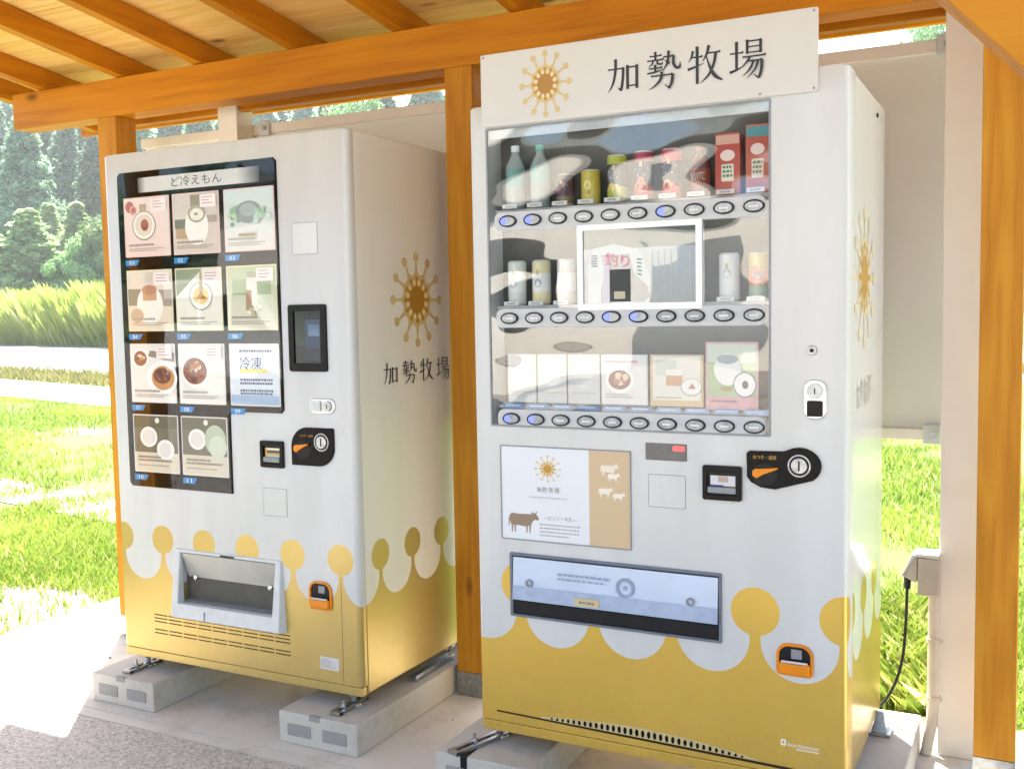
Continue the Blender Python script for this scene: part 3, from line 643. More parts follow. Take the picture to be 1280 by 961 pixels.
# 45 degree knee brace from the right front post up to the front beam
a = Vector((3.30, -.9975, 1.02)); d = Vector((-1, 0, 1.07)).normalized(); up_ = Vector((1.07, 0, 1)).normalized()
b = MB(); b.beam(a+up_*.04, a+up_*.04+d*1.66, .09, .105, up_); b.build('knee_brace', 'beam_x', SH, bevel=.002)
RX = [-1.17, -.875, -.42, .0, .455, .912, 1.367, 1.822, 2.277, 2.732, 3.1]
y0, y1 = -1.6, 1.03
for x in RX:
    b = MB(); v = [(xx, y, rz(y)+z) for y in (y0, y1) for z in (0, .085) for xx in (x-.045, x)]
    b.add(v, [(0, 1, 3, 2), (5, 4, 6, 7), (0, 4, 5, 1), (2, 3, 7, 6), (0, 2, 6, 4), (1, 5, 7, 3)]); b.build('rafter', 'beam_y', SH, bevel=.002)
y = y0; k = 0
bw = .168
while y < y1-.01:                                    # sheathing boards, a fine gap between neighbours, butt joints staggered
    ye = min(y+bw-.004, y1); cuts = [-1.3, rnd.choice((.433, .89, 1.345, 1.8)), 3.14]
    for c0, c1 in zip(cuts[:-1], cuts[1:]):
        b = MB(); dz = rnd.uniform(0, .0015); v = [(xx, yy, rz(yy)+.0855+dz+z) for yy in (y, ye) for z in (0, .012) for xx in (c0+.001, c1-.001)]
        b.add(v, [(0, 1, 3, 2), (5, 4, 6, 7), (0, 4, 5, 1), (2, 3, 7, 6), (0, 2, 6, 4), (1, 5, 7, 3)]); b.build('roof_board', 'board', SH, smooth=None)
    y += bw
b = MB(); v = []
xs = np.arange(-1.34, 3.2, .05)
for yy in (y0-.05, y1+.03):
    for i, x in enumerate(xs): v.append((x, yy, rz(yy)+.108+(.012 if i % 4 < 2 else 0)))
n = len(xs); b.add(v, [(i, i+1, n+i+1, n+i) for i in range(n-1)]); b.add([(p[0], p[1], p[2]+.003) for p in v], [(n+i, n+i+1, i+1, i) for i in range(n-1)])
b.build('roof_sheet', 'galv', SH)
b = MB(); v = [(xx, yy, rz(y1)+z) for yy in (y1+.002, y1+.024) for z in (-.01, .105) for xx in (-1.3, 3.14)]
b.add(v, [(0, 1, 3, 2), (5, 4, 6, 7), (0, 4, 5, 1), (2, 3, 7, 6), (0, 2, 6, 4), (1, 5, 7, 3)]); b.build('fascia', 'beam_x', SH)
for (xa, xb) in ((-.62, -.122), (-.018, 2.618), (2.722, 3.1)):
    b = MB(); b.box(xa, xb, .715, .755, 2.008, 2.09); b.build('rear_rail', 'beam_x', SH, bevel=.002)

# ================================================================== WHITE SCREEN WALL
SC = thing('white_screen_wall', (1.0, .8, GZ), 'white sheet metal screen on white posts standing behind the vending machines', 'wall')
for x in (-.12, 2.62):
    b = MB(); b.box(x, x+.1, .70 if x < 0 else .662, .798 if x < 0 else .762, GZ, 2.10); p = b.build('post', 'post_white', SC, bevel=.003)
b = MB(); b.lathe([(.006, 0), (.012, .002), (.012, .004)], 0, 0, 12)
nt_ = len(b.v); b.v = [(2.668+p[0], .662-p[2], 2.0+p[1]) for p in b.v]; b.build('bolt', 'zinc', SC)
xs = [-.65, .18, 1.01, 1.84, 2.715]
for i in range(4):
    b = MB(); b.box(xs[i]+.001, xs[i+1]-.001, .815, .821, .80, 1.94); b.build('sheet_panel', 'panel_white', SC, smooth=None)
b = MB(); b.box(-.66, 2.72, .80, .83, 1.925, 1.965); b.build('top_rail', 'post_white', SC, bevel=.003)
b = MB(); b.box(-.66, 2.72, .80, .83, .770, .805); b.build('bottom_rail', 'post_white', SC, bevel=.003)
for (x, z) in ((2.585, 1.945), (2.56, .79), (.02, 1.945)):
    b = MB(); b.box(x, x+.05, .785, .80, z-.03, z+.03); q = b.build('clamp', 'lgrey', SC, bevel=.004)
    b = MB(); b.tube([(x+.03, .786, z), (x+.03, .778, z)], .01, 10); b.build('clamp_bolt', 'zinc', q)
for i in range(4):
    for (dx, z) in ((.03, .87), (.03, 1.36), (.03, 1.86), (-.03, .87), (-.03, 1.36), (-.03, 1.86)):
        x = xs[i]+dx if dx > 0 else xs[i+1]+dx
        b = MB(); b.prism(ell(x, z, .006, n=8), .8125, .8155); b.build('panel_screw', 'zinc', SC)

# ================================================================== MACHINE BODY
def door_shell(mb, x0, yb, W, Hh, r, holes, z0=0.0, topr=.006, depth=.03):
    """door skin: plan outline swept up, rounded upright corners, rectangular holes (hx0,hx1,hz0,hz1,depth) with real reveals"""
    arc = [(x0+r-r*math.cos(R(a)), yb+r-r*math.sin(R(a))) for a in (0, 22.5, 45, 67.5, 90)]
    brk = sorted({h[0] for h in holes} | {h[1] for h in holes}); xs_ = [x0+r]+[q for q in brk if x0+r < q < x0+W-r]+[x0+W-r]
    arc2 = [(x0+W-r+r*math.sin(R(a)), yb+r-r*math.cos(R(a))) for a in (0, 22.5, 45, 67.5, 90)]
    plan = [(x0, yb+depth)]+arc[:-1]+[(q, yb) for q in xs_]+arc2[1:]+[(x0+W, yb+depth)]
    zs = sorted({z0, z0+Hh-topr} | {h[2] for h in holes} | {h[3] for h in holes})
    n = len(plan)
    V_ = [(p[0], p[1], z) for z in zs for p in plan]; F = []
    for j in range(len(zs)-1):
        for i in range(n-1):
            a, c = plan[i], plan[i+1]; mx, mz = (a[0]+c[0])/2, (zs[j]+zs[j+1])/2
            if a[1] == yb and c[1] == yb and any(h[0] < mx < h[1] and h[2] < mz < h[3] for h in holes): continue
            F.append((j*n+i, j*n+i+1, (j+1)*n+i+1, (j+1)*n+i))
    cx = x0+W/2; b0 = len(V_)
    for p in plan: V_.append((p[0]+(topr if p[0] < cx else -topr)*(.7 if abs(p[0]-cx) > W/2-.02 else 0), p[1]+(topr*.7 if p[1] < yb+depth-.001 else 0), z0+Hh))
    for i in range(n-1): F.append(((len(zs)-1)*n+i, (len(zs)-1)*n+i+1, b0+i+1, b0+i))
    F.append(tuple(range(b0, b0+n))); F.append(tuple(range(n-1, -1, -1)))
    mb.add(V_, F)
    for (a, c, e, f, dp) in holes:
        mb.add([(a, yb, e), (c, yb, e), (c, yb, f), (a, yb, f), (a, yb+dp, e), (c, yb+dp, e), (c, yb+dp, f), (a, yb+dp, f)], [(0, 1, 5, 4), (1, 2, 6, 5), (2, 3, 7, 6), (3, 0, 4, 7)])
def blk(x, y0_, y1_, label, w_=.295, sl=(.12, .16, .012, .085)):
    t = thing('concrete_block', (x+w_/2, (y0_+y1_)/2, GZ), label, 'block', 'concrete blocks carrying the vending machines')
    b = MB(); b.box(x, x+w_, y0_, y1_, GZ, -.05); o = b.build('body', 'block', t, bevel=.005)
    for k in range(2):
        xx = x+.035+k*.135
        b = MB(); b.box(xx, xx+.09, y0_-.0025, y0_+.01, GZ+.028, GZ+.066); b.build('recess', 'blockdark', o, bevel=.001)
    b = MB(); b.box(x+sl[0], x+sl[1], y0_-.001, y0_+sl[2], GZ+sl[3], -.0485); b.build('slot', 'blockdark' if sl[2] < .03 else 'dark', t)  # groove's shade painted as a solid dark box
    return t
def foot(par, x, y, plate=(-.09, .0), ang=0.0):
    """levelling foot with its slotted anchor plate"""
    b = MB(); b.tube([(x, y, -.040), (x, y, .002)], .0075, 12); b.tube([(x, y, -.02), (x, y, -.012)], .015, 6); b.lathe([(.024, -.05), (.026, -.048), (.024, -.042), (.01, -.036)], x, y, 18)
    f = b.build('levelling_foot', 'zinc', par)
    b = MB(); ca, sa = math.cos(ang), math.sin(ang)
    def q(u, v_, z): return (x+u*ca-v_*sa, y+u*sa+v_*ca, z)
    for s_ in (-1, 1):
        b.add([q(s_*.013-.006, plate[0], -.0385), q(s_*.013+.006, plate[0], -.0385), q(s_*.013+.006, .05, -.0385), q(s_*.013-.006, .05, -.0385), q(s_*.013-.006, plate[0], -.049), q(s_*.013+.006, plate[0], -.049), q(s_*.013+.006, .05, -.049), q(s_*.013-.006, .05, -.049)],
              [(0, 1, 2, 3), (7, 6, 5, 4), (4, 5, 1, 0), (5, 6, 2, 1), (6, 7, 3, 2), (7, 4, 0, 3)])
    for v_ in (plate[0]+.006, .046): b.add([q(i*.019, v_+j*.008, z) for z in (-.0375, -.047) for (i, j) in ((-1, -1), (1, -1), (1, 1), (-1, 1))], [(0, 1, 2, 3), (7, 6, 5, 4), (4, 5, 1, 0), (5, 6, 2, 1), (6, 7, 3, 2), (7, 4, 0, 3)])
    b.build('anchor_plate', 'zinc', f)
    b = MB(); c = q(0, plate[0]*.55, 0); b.tube([(c[0], c[1], -.05), (c[0], c[1], -.014)], .005, 10); b.tube([(c[0], c[1], -.037), (c[0], c[1], -.029)], .010, 6); b.build('anchor_bolt', 'chrome', f)
    return f

# ---------------------------------------------------------------- frozen food machine (left)
LM = thing('vending_machine', (0, 0, -.05), 'frozen dessert vending machine with black glass menu of eleven pictures, left of the middle post', 'vending machine')
b = MB(); hs = [(.285, .705, .222, .392, .12)]
door_shell(b, 0, 0, 1.025, 1.708, .019, hs, z0=.032); b.build('door', 'pat_l', LM)
b = MB(); b.box(.004, 1.021, .004, .03, 0, .028); b.box(.012, 1.013, .012, .04, .0275, .0325); b.build('kick_plate', 'pat_l', LM, bevel=.004)
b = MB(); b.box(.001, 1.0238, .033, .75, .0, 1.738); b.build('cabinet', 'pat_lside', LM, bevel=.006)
b = MB(); b.box(.003, 1.022, .028, .035, .03, 1.733); b.build('door_seal', 'seam', LM)
# black glass menu panel, L-shaped
Lo = [(.534, .606), (.534, .865), (.545, .876), (.746, .876), (.757, .887), (.757, 1.662), (.745, 1.674), (.080, 1.674), (.068, 1.662), (.068, .618), (.080, .606)]
b = MB(); b.prism(Lo[::1], -.003, .002); mp_ = b.build('menu_panel', 'blackgloss', LM, bevel=.001)
b = MB(); fn = front(-.0034)
cols_ = [C('#2b2b2b'), C('#d8d6d2')]
hx = [.165, .20, .60, .69]
for i in range(3):
    ca = [C('#0e0e10'), C('#d2d0cc'), C('#d2d0cc'), C('#0e0e10')]
    b.add([(hx[i], -.0034, 1.603), (hx[i+1], -.0034, 1.603), (hx[i+1], -.0034, 1.652), (hx[i], -.0034, 1.652)], [(0, 1, 2, 3)], [ca[i], ca[i+1], ca[i+1], ca[i]])
b.col = C('#15151a'); text_mesh(b, 'ど冷えもん', fn, .318, .535, 1.612, 1.645, 1); b.build('header_strip', 'print', LM, smooth=None)
LINE = C('#8f8a84')
def pic(b, x0, x1, z0, z1, kind, y):
    """product picture: flat print laid in thin layers"""
    lay = [0]
    W_, H_ = x1-x0, z1-z0
    def U(p): return [(x0+a*W_, y-lay[0]*.00018, z0+c*H_) for a, c in p]
    def poly(p, c): lay[0] += 1; b.col = C(c); b.add(U(p), [tuple(range(len(p)))])
    def grad(a0, a1, c0, c1, bot, top): lay[0] += 1; b.add(U([(a0, c0), (a1, c0), (a1, c1), (a0, c1)]), [(0, 1, 2, 3)], [C(bot), C(bot), C(top), C(top)])
    def rect(a0, a1, c0, c1, c): poly([(a0, c0), (a1, c0), (a1, c1), (a0, c1)], c)
    def disc(cx, cz, r, c, sq=1, n=22): poly([(cx+r*math.cos(2*math.pi*i/n), cz+r*sq*math.sin(2*math.pi*i/n)) for i in range(n)], c)
    def lines(c='#9c948c', zz=(.17, .115, .08), rr=((.08, .62), (.08, .86), (.08, .74))):
        lay[0] += 1
        for q, (a0, a1) in zip(zz, rr):
            x = a0
            while x < a1: ww = rnd.uniform(.02, .05); rect0(x, x+ww, q, q+(.035 if q > .15 else .014), c); x += ww+.014
    def rect0(a0, a1, c0, c1, c): b.col = C(c); b.add(U([(a0, c0), (a1, c0), (a1, c1), (a0, c1)]), [(0, 1, 2, 3)])
    def blobs(cx, cz, r, cols3, n=14, s=.35):
        for i in range(n):
            a = rnd.uniform(0, 6.28); q = r*rnd.uniform(0, .8); disc(cx+q*math.cos(a), cz+q*math.sin(a)*.8, r*s*rnd.uniform(.5, 1), rnd.choice(cols3), .8, 10)
    if kind == 'straw':
        grad(0, 1, 0, 1, '#e9cfc6', '#ead9cf'); disc(.12, .86, .1, '#b5605c'); disc(.2, .8, .085, '#d7a09a'); disc(.21, .8, .05, '#b06a62'); rect(.35, .5, .62, .9, '#b4a189')
        disc(.44, .52, .27, '#8b8378', .95); disc(.44, .525, .25, '#efe9e1', .95); disc(.44, .53, .2, '#ddd0bd', .95); disc(.46, .53, .085, '#8a3f30', 1.2); disc(.47, .56, .05, '#b05a44', 1.1); lines('#a2958c')
    elif kind == 'bottle':
        grad(0, 1, 0, 1, '#d9c7ba', '#cdc3ba'); rect(.03, .38, .42, .58, '#6f6c5e'); rect(.05, .4, .25, .42, '#b79873'); rect(.6, .97, .5, .62, '#a9978c'); disc(.52, .45, .26, '#f0ece4', 1.25); rect(.40, .66, .72, .98, '#8d8268')
        disc(.53, .66, .2, '#a89c84', .75); disc(.53, .65, .15, '#e6dfcd', .7); blobs(.54, .66, .1, ['#8f8466', '#c9bfa4', '#f4efe4'], 8); lines('#9d9084')
    elif kind == 'bowl':
        grad(0, 1, 0, 1, '#d9d6d0', '#cbd8d4'); blobs(.2, .55, .22, ['#8fb089', '#b9ceb2', '#7a9c78'], 16); disc(.5, .62, .26, '#8b9490', .7); disc(.5, .66, .18, '#a9b2ae', .6); blobs(.78, .55, .2, ['#e3eae6', '#a9c6a8', '#c6d6d0'], 12); rect(.3, .65, .23, .27, '#a5876a'); lines()  # green blobs paint a reflection lying over the card
    elif kind == 'pudding':
        grad(0, 1, 0, 1, '#e3d3b9', '#ded3c4'); rect(0, .3, .42, .7, '#8a8571'); rect(.7, 1, .4, .68, '#a29384'); disc(.5, .42, .3, '#efe9df', 1.1); rect(.34, .66, .5, .68, '#c79a76'); disc(.5, .68, .17, '#b98463', .5); disc(.2, .25, .15, '#c9ad8c', .8); rect(.42, .56, .8, .98, '#cfc4b4'); lines()
    elif kind == 'plate':
        grad(0, 1, 0, 1, '#e6e2d2', '#e9e6dc'); poly([(0, .55), (.6, 1), (0, 1)], '#8d967a'); disc(.55, .55, .26, '#8f8d86', .9); disc(.55, .555, .24, '#f1eee6', .9); disc(.55, .56, .17, '#e3c77c', .85); poly([(.44, .5), (.68, .5), (.56, .64)], '#b6772a'); poly([(.52, .62), (.6, .6), (.58, .97), (.54, .97)], '#b4a37a'); lines()
    elif kind == 'tall':
        grad(0, 1, 0, 1, '#dcd8c4', '#b9c39c'); rect(.1, .9, .55, .8, '#9fae82'); rect(.40, .62, .25, .82, '#e8e2d2'); rect(.42, .60, .82, .92, '#b0aa98'); rect(.38, .50, .3, .62, '#a8866a'); blobs(.6, .32, .16, ['#8f9f6a', '#e6e0c6', '#c4b896'], 10); lines()
    elif kind == 'cake2':
        grad(0, 1, 0, 1, '#ece7e0', '#e6e0d8'); poly([(.4, .8), (1, .7), (1, .86), (.45, .9)], '#8a7c72'); disc(.22, .76, .2, '#f3efe9', .9); disc(.22, .76, .15, '#8d5a3c', .9); blobs(.22, .77, .12, ['#c78a5c', '#6d3c24', '#e9ddcf'], 9); disc(.72, .42, .34, '#f4f1eb', .9); disc(.74, .42, .26, '#c88a4e', .82); disc(.72, .46, .2, '#6f3422', .7); blobs(.72, .46, .18, ['#8e4a30', '#d39a62', '#5c281a'], 12); lines()
    elif kind == 'cake':
        grad(0, 1, 0, 1, '#eeebe2', '#dfe2d6'); disc(.36, .56, .34, '#f5f2ec', .9); disc(.35, .55, .27, '#8f4e36', .85); blobs(.35, .55, .25, ['#6e2f20', '#b97448', '#e6cdb4', '#96482e'], 22, .3); lines('#a09a94')
    elif kind == 'notice':
        grad(0, 1, 0, 1, '#9fb8d4', '#e6ecf2'); grad(0, 1, .16, 1, '#dfe6ee', '#eef1f4'); rect(.2, .76, .53, .60, '#e9de7a'); lay[0] += 1; b.col = C('#2b3a78')
        text_mesh(b, '冷凍', lambda a, c, l: (a, y-lay[0]*.00018, c), x0+.2*W_, x0+.66*W_, z0+.58*H_, z0+.8*H_)
        lines('#5c6478', (.88, .4, .34, .22, .17), ((.2, .85),)*5)
    elif kind in ('lids', 'lids2'):
        grad(0, 1, 0, 1, '#d9cdb8', '#d9cdb8'); rect(0, 1, .34, 1, '#66634f'); rect(0, 1, .78, 1, '#56543f'); disc(.34, .62, .2, '#efece6', .92); disc(.34, .62, .15, '#dedad2', .92)
        if kind == 'lids': disc(.72, .4, .2, '#efece6', .92); disc(.72, .4, .14, '#e0dcd4', .92)
        else: disc(.75, .62, .24, '#b6c0a2', 1.1); disc(.8, .5, .2, '#cdd2c0', 1)
        disc(.55, .92, .05, '#e8e2d4'); lines('#8c8474', (.24, .18, .1))
    if kind not in ('notice', 'lids', 'lids2', 'bowl'): rect(.62, .97, .76, .97, '#f0e2de'); lay[0] += 1; [rect0(.66, .66+rnd.uniform(.15, .26), q, q+.014, '#b09a98') for q in (.92, .87, .82)]
rows = [(1.389, 1.588), (1.139, 1.345), (.897, 1.097), (.658, .856)]; cx_ = [(.097, .305), (.319, .521), (.541, .746)]
kinds = [['straw', 'bottle', 'bowl'], ['pudding', 'plate', 'tall'], ['cake2', 'cake', 'notice'], ['lids', 'lids2']]
names = ['pink strawberry dessert picture', 'white bottle dessert picture', 'grey bowl and green leaves picture', 'pudding jar picture', 'plate with custard slice picture', 'tall bottle picture', 'two brown cakes picture', 'single brown cake picture', 'pale blue frozen food notice', 'two white lids picture', 'white lid and pale green lid picture']
q = 0
for ri, (za, zb) in enumerate(rows):
    for ci, kd in enumerate(kinds[ri]):
        xa, xb = cx_[ci]; b = MB(); b.col = C('#e9c3bb' if ri == 0 else '#e8e0b4' if ri == 1 else '#e6e0d8'); b.prism(rrect(xa, xb, za, zb, .003, 2), -.0048, -.002); 
        pic(b, xa+.004, xb-.004, za+.004, zb-.004, kd, -.0049); o = b.build('menu_card', 'print', LM, smooth=None); o['label'] = names[q]
        b = MB(); z_ = za-.008; b.add([(xa, -.006, z_-.020), (xa+.050, -.006, z_-.020), (xa+.064, -.006, z_-.001), (xa, -.006, z_-.001), (xa, -.003, z_-.020), (xa+.050, -.003, z_-.020), (xa+.064, -.003, z_-.001), (xa, -.003, z_-.001)], [(0, 1, 2, 3), (4, 5, 1, 0), (5, 6, 2, 1), (6, 7, 3, 2), (7, 4, 0, 3)])
        o = b.build('number_tag', 'blue', LM, smooth=None); b = MB(); b.col = C('#dff0ff'); q += 1
        text_mesh(b, '%02d' % q, front(-.0063), xa+.018, xa+.040, z_-.017, z_-.004); b.build('tag_number', 'print', o, smooth=None)
b = MB(); b.sheet(Lo, -.0110); b.build('menu_glass', 'glass_l', LM, smooth=None)
# thin outlined cover plates
def outline_plate(par, x0, x1, z0, z1, y, mat='white'):
    b = MB(); b.prism(rrect(x0, x1, z0, z1, .003, 3), y-.0012, y+.001); o = b.build('cover_plate', mat, par, bevel=.0006)
    b = MB(); ringfaces(b, rrect(x0-.0016, x1+.0016, z0-.0016, z1+.0016, .004, 3), rrect(x0, x1, z0, z1, .003, 3), y-.0004, y+.001); b.build('plate_joint', 'grey', o)
outline_plate(LM, .810, .905, 1.372, 1.466, 0, 'pat_l'); outline_plate(LM, .658, .753, .546, .634, 0, 'pat_l')
# touch display
b = MB(); ringfaces(b, rrect(.787, .932, 1.010, 1.217, .008), rrect(.808, .911, 1.036, 1.196, .002), -.008, .002); b.build('display_bezel', 'black', LM, bevel=.0015)
b = MB(); fn = front(-.0035); P_ = [((.808, .911, 1.036, 1.196), ('#0d1418', '#141c20')), ((.812, .85, 1.09, 1.185), ('#27382a', '#1c2620')), ((.85, .907, 1.08, 1.17), ('#25364a', '#33465c')), ((.862, .905, 1.12, 1.155), ('#5d7890', '#46617c')), ((.855, .905, 1.045, 1.08), ('#202c38', '#1a2028'))]
for i, ((a, c, e, f), (k0, k1)) in enumerate(P_): y_ = -.003-.0002*i; b.add([(a, y_, e), (c, y_, e), (c, y_, f), (a, y_, f)], [(0, 1, 2, 3)], [C(k0), C(k0), C(k1), C(k1)])  # patches paint a car's reflection into the screen colours
b.build('display_screen', 'screen', LM, smooth=None)
# chrome key lock handle
def keylock(par, cx, cz, ln, ht, y, vertical=False):
    b = MB()
    P = rrect(-ln/2, ln/2, -ht/2, ht/2, ht*.42, 6); T = (lambda p: (cx+p[1], cz+p[0])) if vertical else (lambda p: (cx+p[0], cz+p[1]))
    fix = (lambda L: L[::-1]) if vertical else (lambda L: L)
    b.prism(fix([T(p) for p in P]), y-.006, y+.002); o = b.build('lock_escutcheon', 'chrome', par, bevel=.003)
    b = MB(); P = rrect(-ln*.42, -.02*ln, -ht*.34, ht*.34, .004, 3); b.prism(fix([T(p) for p in P]), y-.011, y-.005); b.build('lock_grip', 'black' if vertical else 'lgrey', o, bevel=.0015)
    c = T((ln*.22, 0)); b = MB(); b.prism(ell(c[0], c[1], ht*.36, n=24), y-.010, y-.005); b.build('lock_cylinder', 'zinc', o, bevel=.001)
    b = MB(); b.prism(rrect(c[0]-.0015, c[0]+.0015, c[1]-.007, c[1]+.007, .001, 2), y-.0106, y-.0098); b.build('keyway', 'black', o)
keylock(LM, .906, .904, .098, .046, 0)
def bill_unit(par, x0, x1, z0, z1, y, kind):
    b = MB(); ringfaces(b, rrect(x0, x1, z0, z1, .006), rrect(x0+.012, x1-.012, z0+.014, z1-.016, .003), y-.009, y+.001); o = b.build('bill_slot', 'black', par, bevel=.0015)
    b = MB(); b.box(x0+.012, x1-.012, y-.003, y+.001, z0+.014, z1-.016); b.build('slot_back', 'dark', o)
    b = MB(); b.box(x0+.014, x1-.014, y-.011, y-.004, z0+.018, z0+.034); b.build('bill_lip', 'grey', o, bevel=.002)
    b = MB(); fn = front(y-.0045); xa, xb = x0+.02, x1-.016
    if kind: 
        for (e, f, c) in ((.040, .046, '#9ac7a8'), (.046, .053, '#c99a5a'), (.053, .062, '#3a4450'), (.062, .069, '#e8dfb0')): b.col = C(c); b.add([fn(xa, z0+e-.006, 1), fn(xb, z0+e-.006, 1), fn(xb, z0+f-.006, 1), fn(xa, z0+f-.006, 1)], [(0, 1, 2, 3)])
        b.col = C('#e0922a'); b.add([fn(xa, z0+.036, 2), fn(xa+.006, z0+.034, 2), fn(xa+.006, z0+.062, 2), fn(xa, z0+.062, 2)], [(0, 1, 2, 3)])
    else:
        b.col = C('#cfd0d2'); b.add([fn(xa, z0+.036, 1), fn(xb, z0+.036, 1), fn(xb, z0+.062, 1), fn(xa, z0+.062, 1)], [(0, 1, 2, 3)]); b.col = C('#b59a8c'); b.add([fn(xa+.02, z0+.046, 2), fn(xa+.045, z0+.046, 2), fn(xa+.045, z0+.061, 2), fn(xa+.02, z0+.061, 2)], [(0, 1, 2, 3)])
        b.col = C('#3d49a8'); b.add([fn(xa, z0+.036, 2), fn(xb-.03, z0+.036, 2), fn(xb-.03, z0+.039, 2), fn(xa, z0+.039, 2)], [(0, 1, 2, 3)])
    b.build('bill_guide_print', 'print', o, smooth=None)
bill_unit(LM, .657, .750, .702, .788, 0, 1)
def coin_bits(o, lx, lz, cx, cz, rc, y, w_=.055):
    b = MB(); b.prism([(lx, lz-.006), (lx+.010, lz-.013), (lx+w_*.45, lz-.002), (lx+w_, lz+.012), (lx+w_, lz+.016), (lx+w_*.4, lz+.012), (lx+.006, lz+.011), (lx, lz+.006)], y-.018, y-.008); b.build('return_lever', 'orange', o, bevel=.002)
    b = MB(); b.prism(ell(lx+.028, lz-.004, .032, .028, 26), y-.0085, y-.006); b.build('lever_dial', 'dark', o, bevel=.001)
    b = MB(); ringfaces(b, ell(cx, cz, rc*1.42, n=28), ell(cx, cz, rc*1.2, n=28), y-.010, y-.005); b.build('slot_ring', 'beam_z' if False else 'zinc', o, bevel=.001)
    b = MB(); b.prism(ell(cx, cz, rc, n=28), y-.012, y-.005); b.build('coin_slot_disc', 'zinc', o, bevel=.002)
    b = MB(); b.prism(rrect(cx-.002, cx+.002, cz-rc*.62, cz+rc*.62, .001, 2), y-.0128, y-.0118); b.build('coin_slot', 'black', o)
b = MB(); b.prism(rrect(.783, .948, .716, .836, .01, 12, rs=[.004, .06, .006, .062]), -.007, .001); o = b.build('coin_panel', 'blackgloss', LM, bevel=.0025)
coin_bits(o, .800, .770, .903, .792, .020, 0)
b = MB(); b.col = C('#c58a2a'); text_mesh(b, 'おつり・返却', front(-.0075), .82, .87, .806, .814); b.build('coin_panel_print', 'print', o, smooth=None)
# delivery hatch
b = MB(); out = [(.262, .172), (.728, .172), (.722, .400), (.268, .400)]; inn = [(.292, .222), (.698, .222), (.700, .391), (.290, .391)]
v = [(p[0], -.032 if i < 2 else -.006, p[1]) for i, p in enumerate(out)]+[(p[0], -.028 if i < 2 else -.005, p[1]) for i, p in enumerate(inn)]+[(p[0]-.008 if i in (0, 3) else p[0]+.008, .001, p[1]-.006 if i < 2 else p[1]+.004) for i, p in enumerate(out)]+[(p[0], .004, p[1]) for p in inn]
f = []
for i in range(4):
    j = (i+1) % 4; f += [(i, j, 4+j, 4+i), (j, i, 8+i, 8+j), (4+i, 4+j, 12+j, 12+i)]
b.add(v, f); hf = b.build('hatch_frame', 'lgrey', LM, bevel=.004)
b = MB(); b.box(.286, .704, .118, .12, .222, .392); b.box(.286, .704, .004, .12, .2225, .224); b.build('hatch_cavity', 'dark', LM)
b = MB(); v = [(.293, -.002, .388), (.698, -.002, .388), (.698, .034, .285), (.293, .034, .285), (.293, .002, .389), (.698, .002, .389), (.698, .038, .286), (.293, .038, .286)]
b.add(v, [(3, 2, 1, 0), (4, 5, 6, 7), (0, 1, 5, 4), (1, 2, 6, 5), (2, 3, 7, 6), (3, 0, 4, 7)]); fl = b.build('hatch_flap', plain('frosted_flap', '#b3b2a8', .3, var=.06, scale=8), LM)
for x in (.33, .655): b = MB(); b.lathe([(.009, -.004), (.009, .004), (.005, .006)], 0, 0, 14); b.v = [(x+p[0], .026-p[2]-.004, .302+p[1]) for p in b.v]; b.build('flap_button', 'chrome', fl)
b = MB(); b.box(.294, .697, .0, .1, .2245, .2265); b.build('hatch_tray', 'grey', LM)
b = MB(); b.box(.47, .53, -.0075, -.004, .393, .398); b.build('hatch_handle', 'dark', LM)
b = MB(); b.box(.413, .4145, -.0335, -.03, .176, .205); b.build('frame_mark', 'grey', hf)
def coin_return(par, x0, x1, z0, z1, y):
    P = rrect(x0, x1, z0, z1, .01, 8, rs=[.012, .012, .030, .030]); I = rrect(x0+.007, x1-.007, z0+.007, z1-.007, .01, 8, rs=[.008, .008, .024, .024])
    b = MB(); ringfaces(b, P, I, y-.007, y+.001); o = b.build('coin_return_frame', 'orange', par, bevel=.002)
    b = MB(); b.prism(I, y-.001, y+.001); b.build('return_cavity', 'dark', o)
    b = MB(); b.box(x0+.007, x1-.007, y-.016, y-.001, z0+.006, z0+.034); b.build('return_tray', 'orange', o, bevel=.005)
    b = MB(); b.tube([(x0+.014, y-.014, z0+.037), (x1-.012, y-.014, z0+.037)], .0028, 8); b.build('tray_rim', 'lgrey', o)
    b = MB(); b.box(x0+.035, x1-.028, y-.003, y, z1-.038, z1-.014); b.build('return_flap', 'grey', o, bevel=.003)
coin_return(LM, .833, .921, .262, .352, 0)
for zz in (.160, .148, .136, .108, .096):            # ventilation slots
    for k in range(9):
        x = .153+k*.0668
        b = MB(); b.box(x, x+.060, -.0006, .004, zz-.0017, zz+.0017); b.build('vent_slot', 'seam' if False else plain('vent_dark', '#2e1d08', .8) if zz == .16 and k == 0 else bpy.data.materials['vent_dark'], LM, smooth=None)
b = MB(); b.box(.866, .938, -.001, .001, .072, .112); b.col = C('#5a5a58'); o = b.build('rating_label', 'white', LM)
b = MB(); b.col = C('#6a6a66')
for zz in (.104, .098, .092, .086, .080): dashes(b, front(-.0012), .870, .870+rnd.uniform(.03, .06), zz-.001, .0018, .006)
b.build('rating_print', 'print', o, smooth=None)
for x in (.955,):
    b = MB(); b.box(x-.0006, x+.0006, -.0005, .001, .035, .37); b.build('edge_joint', 'seam', LM)
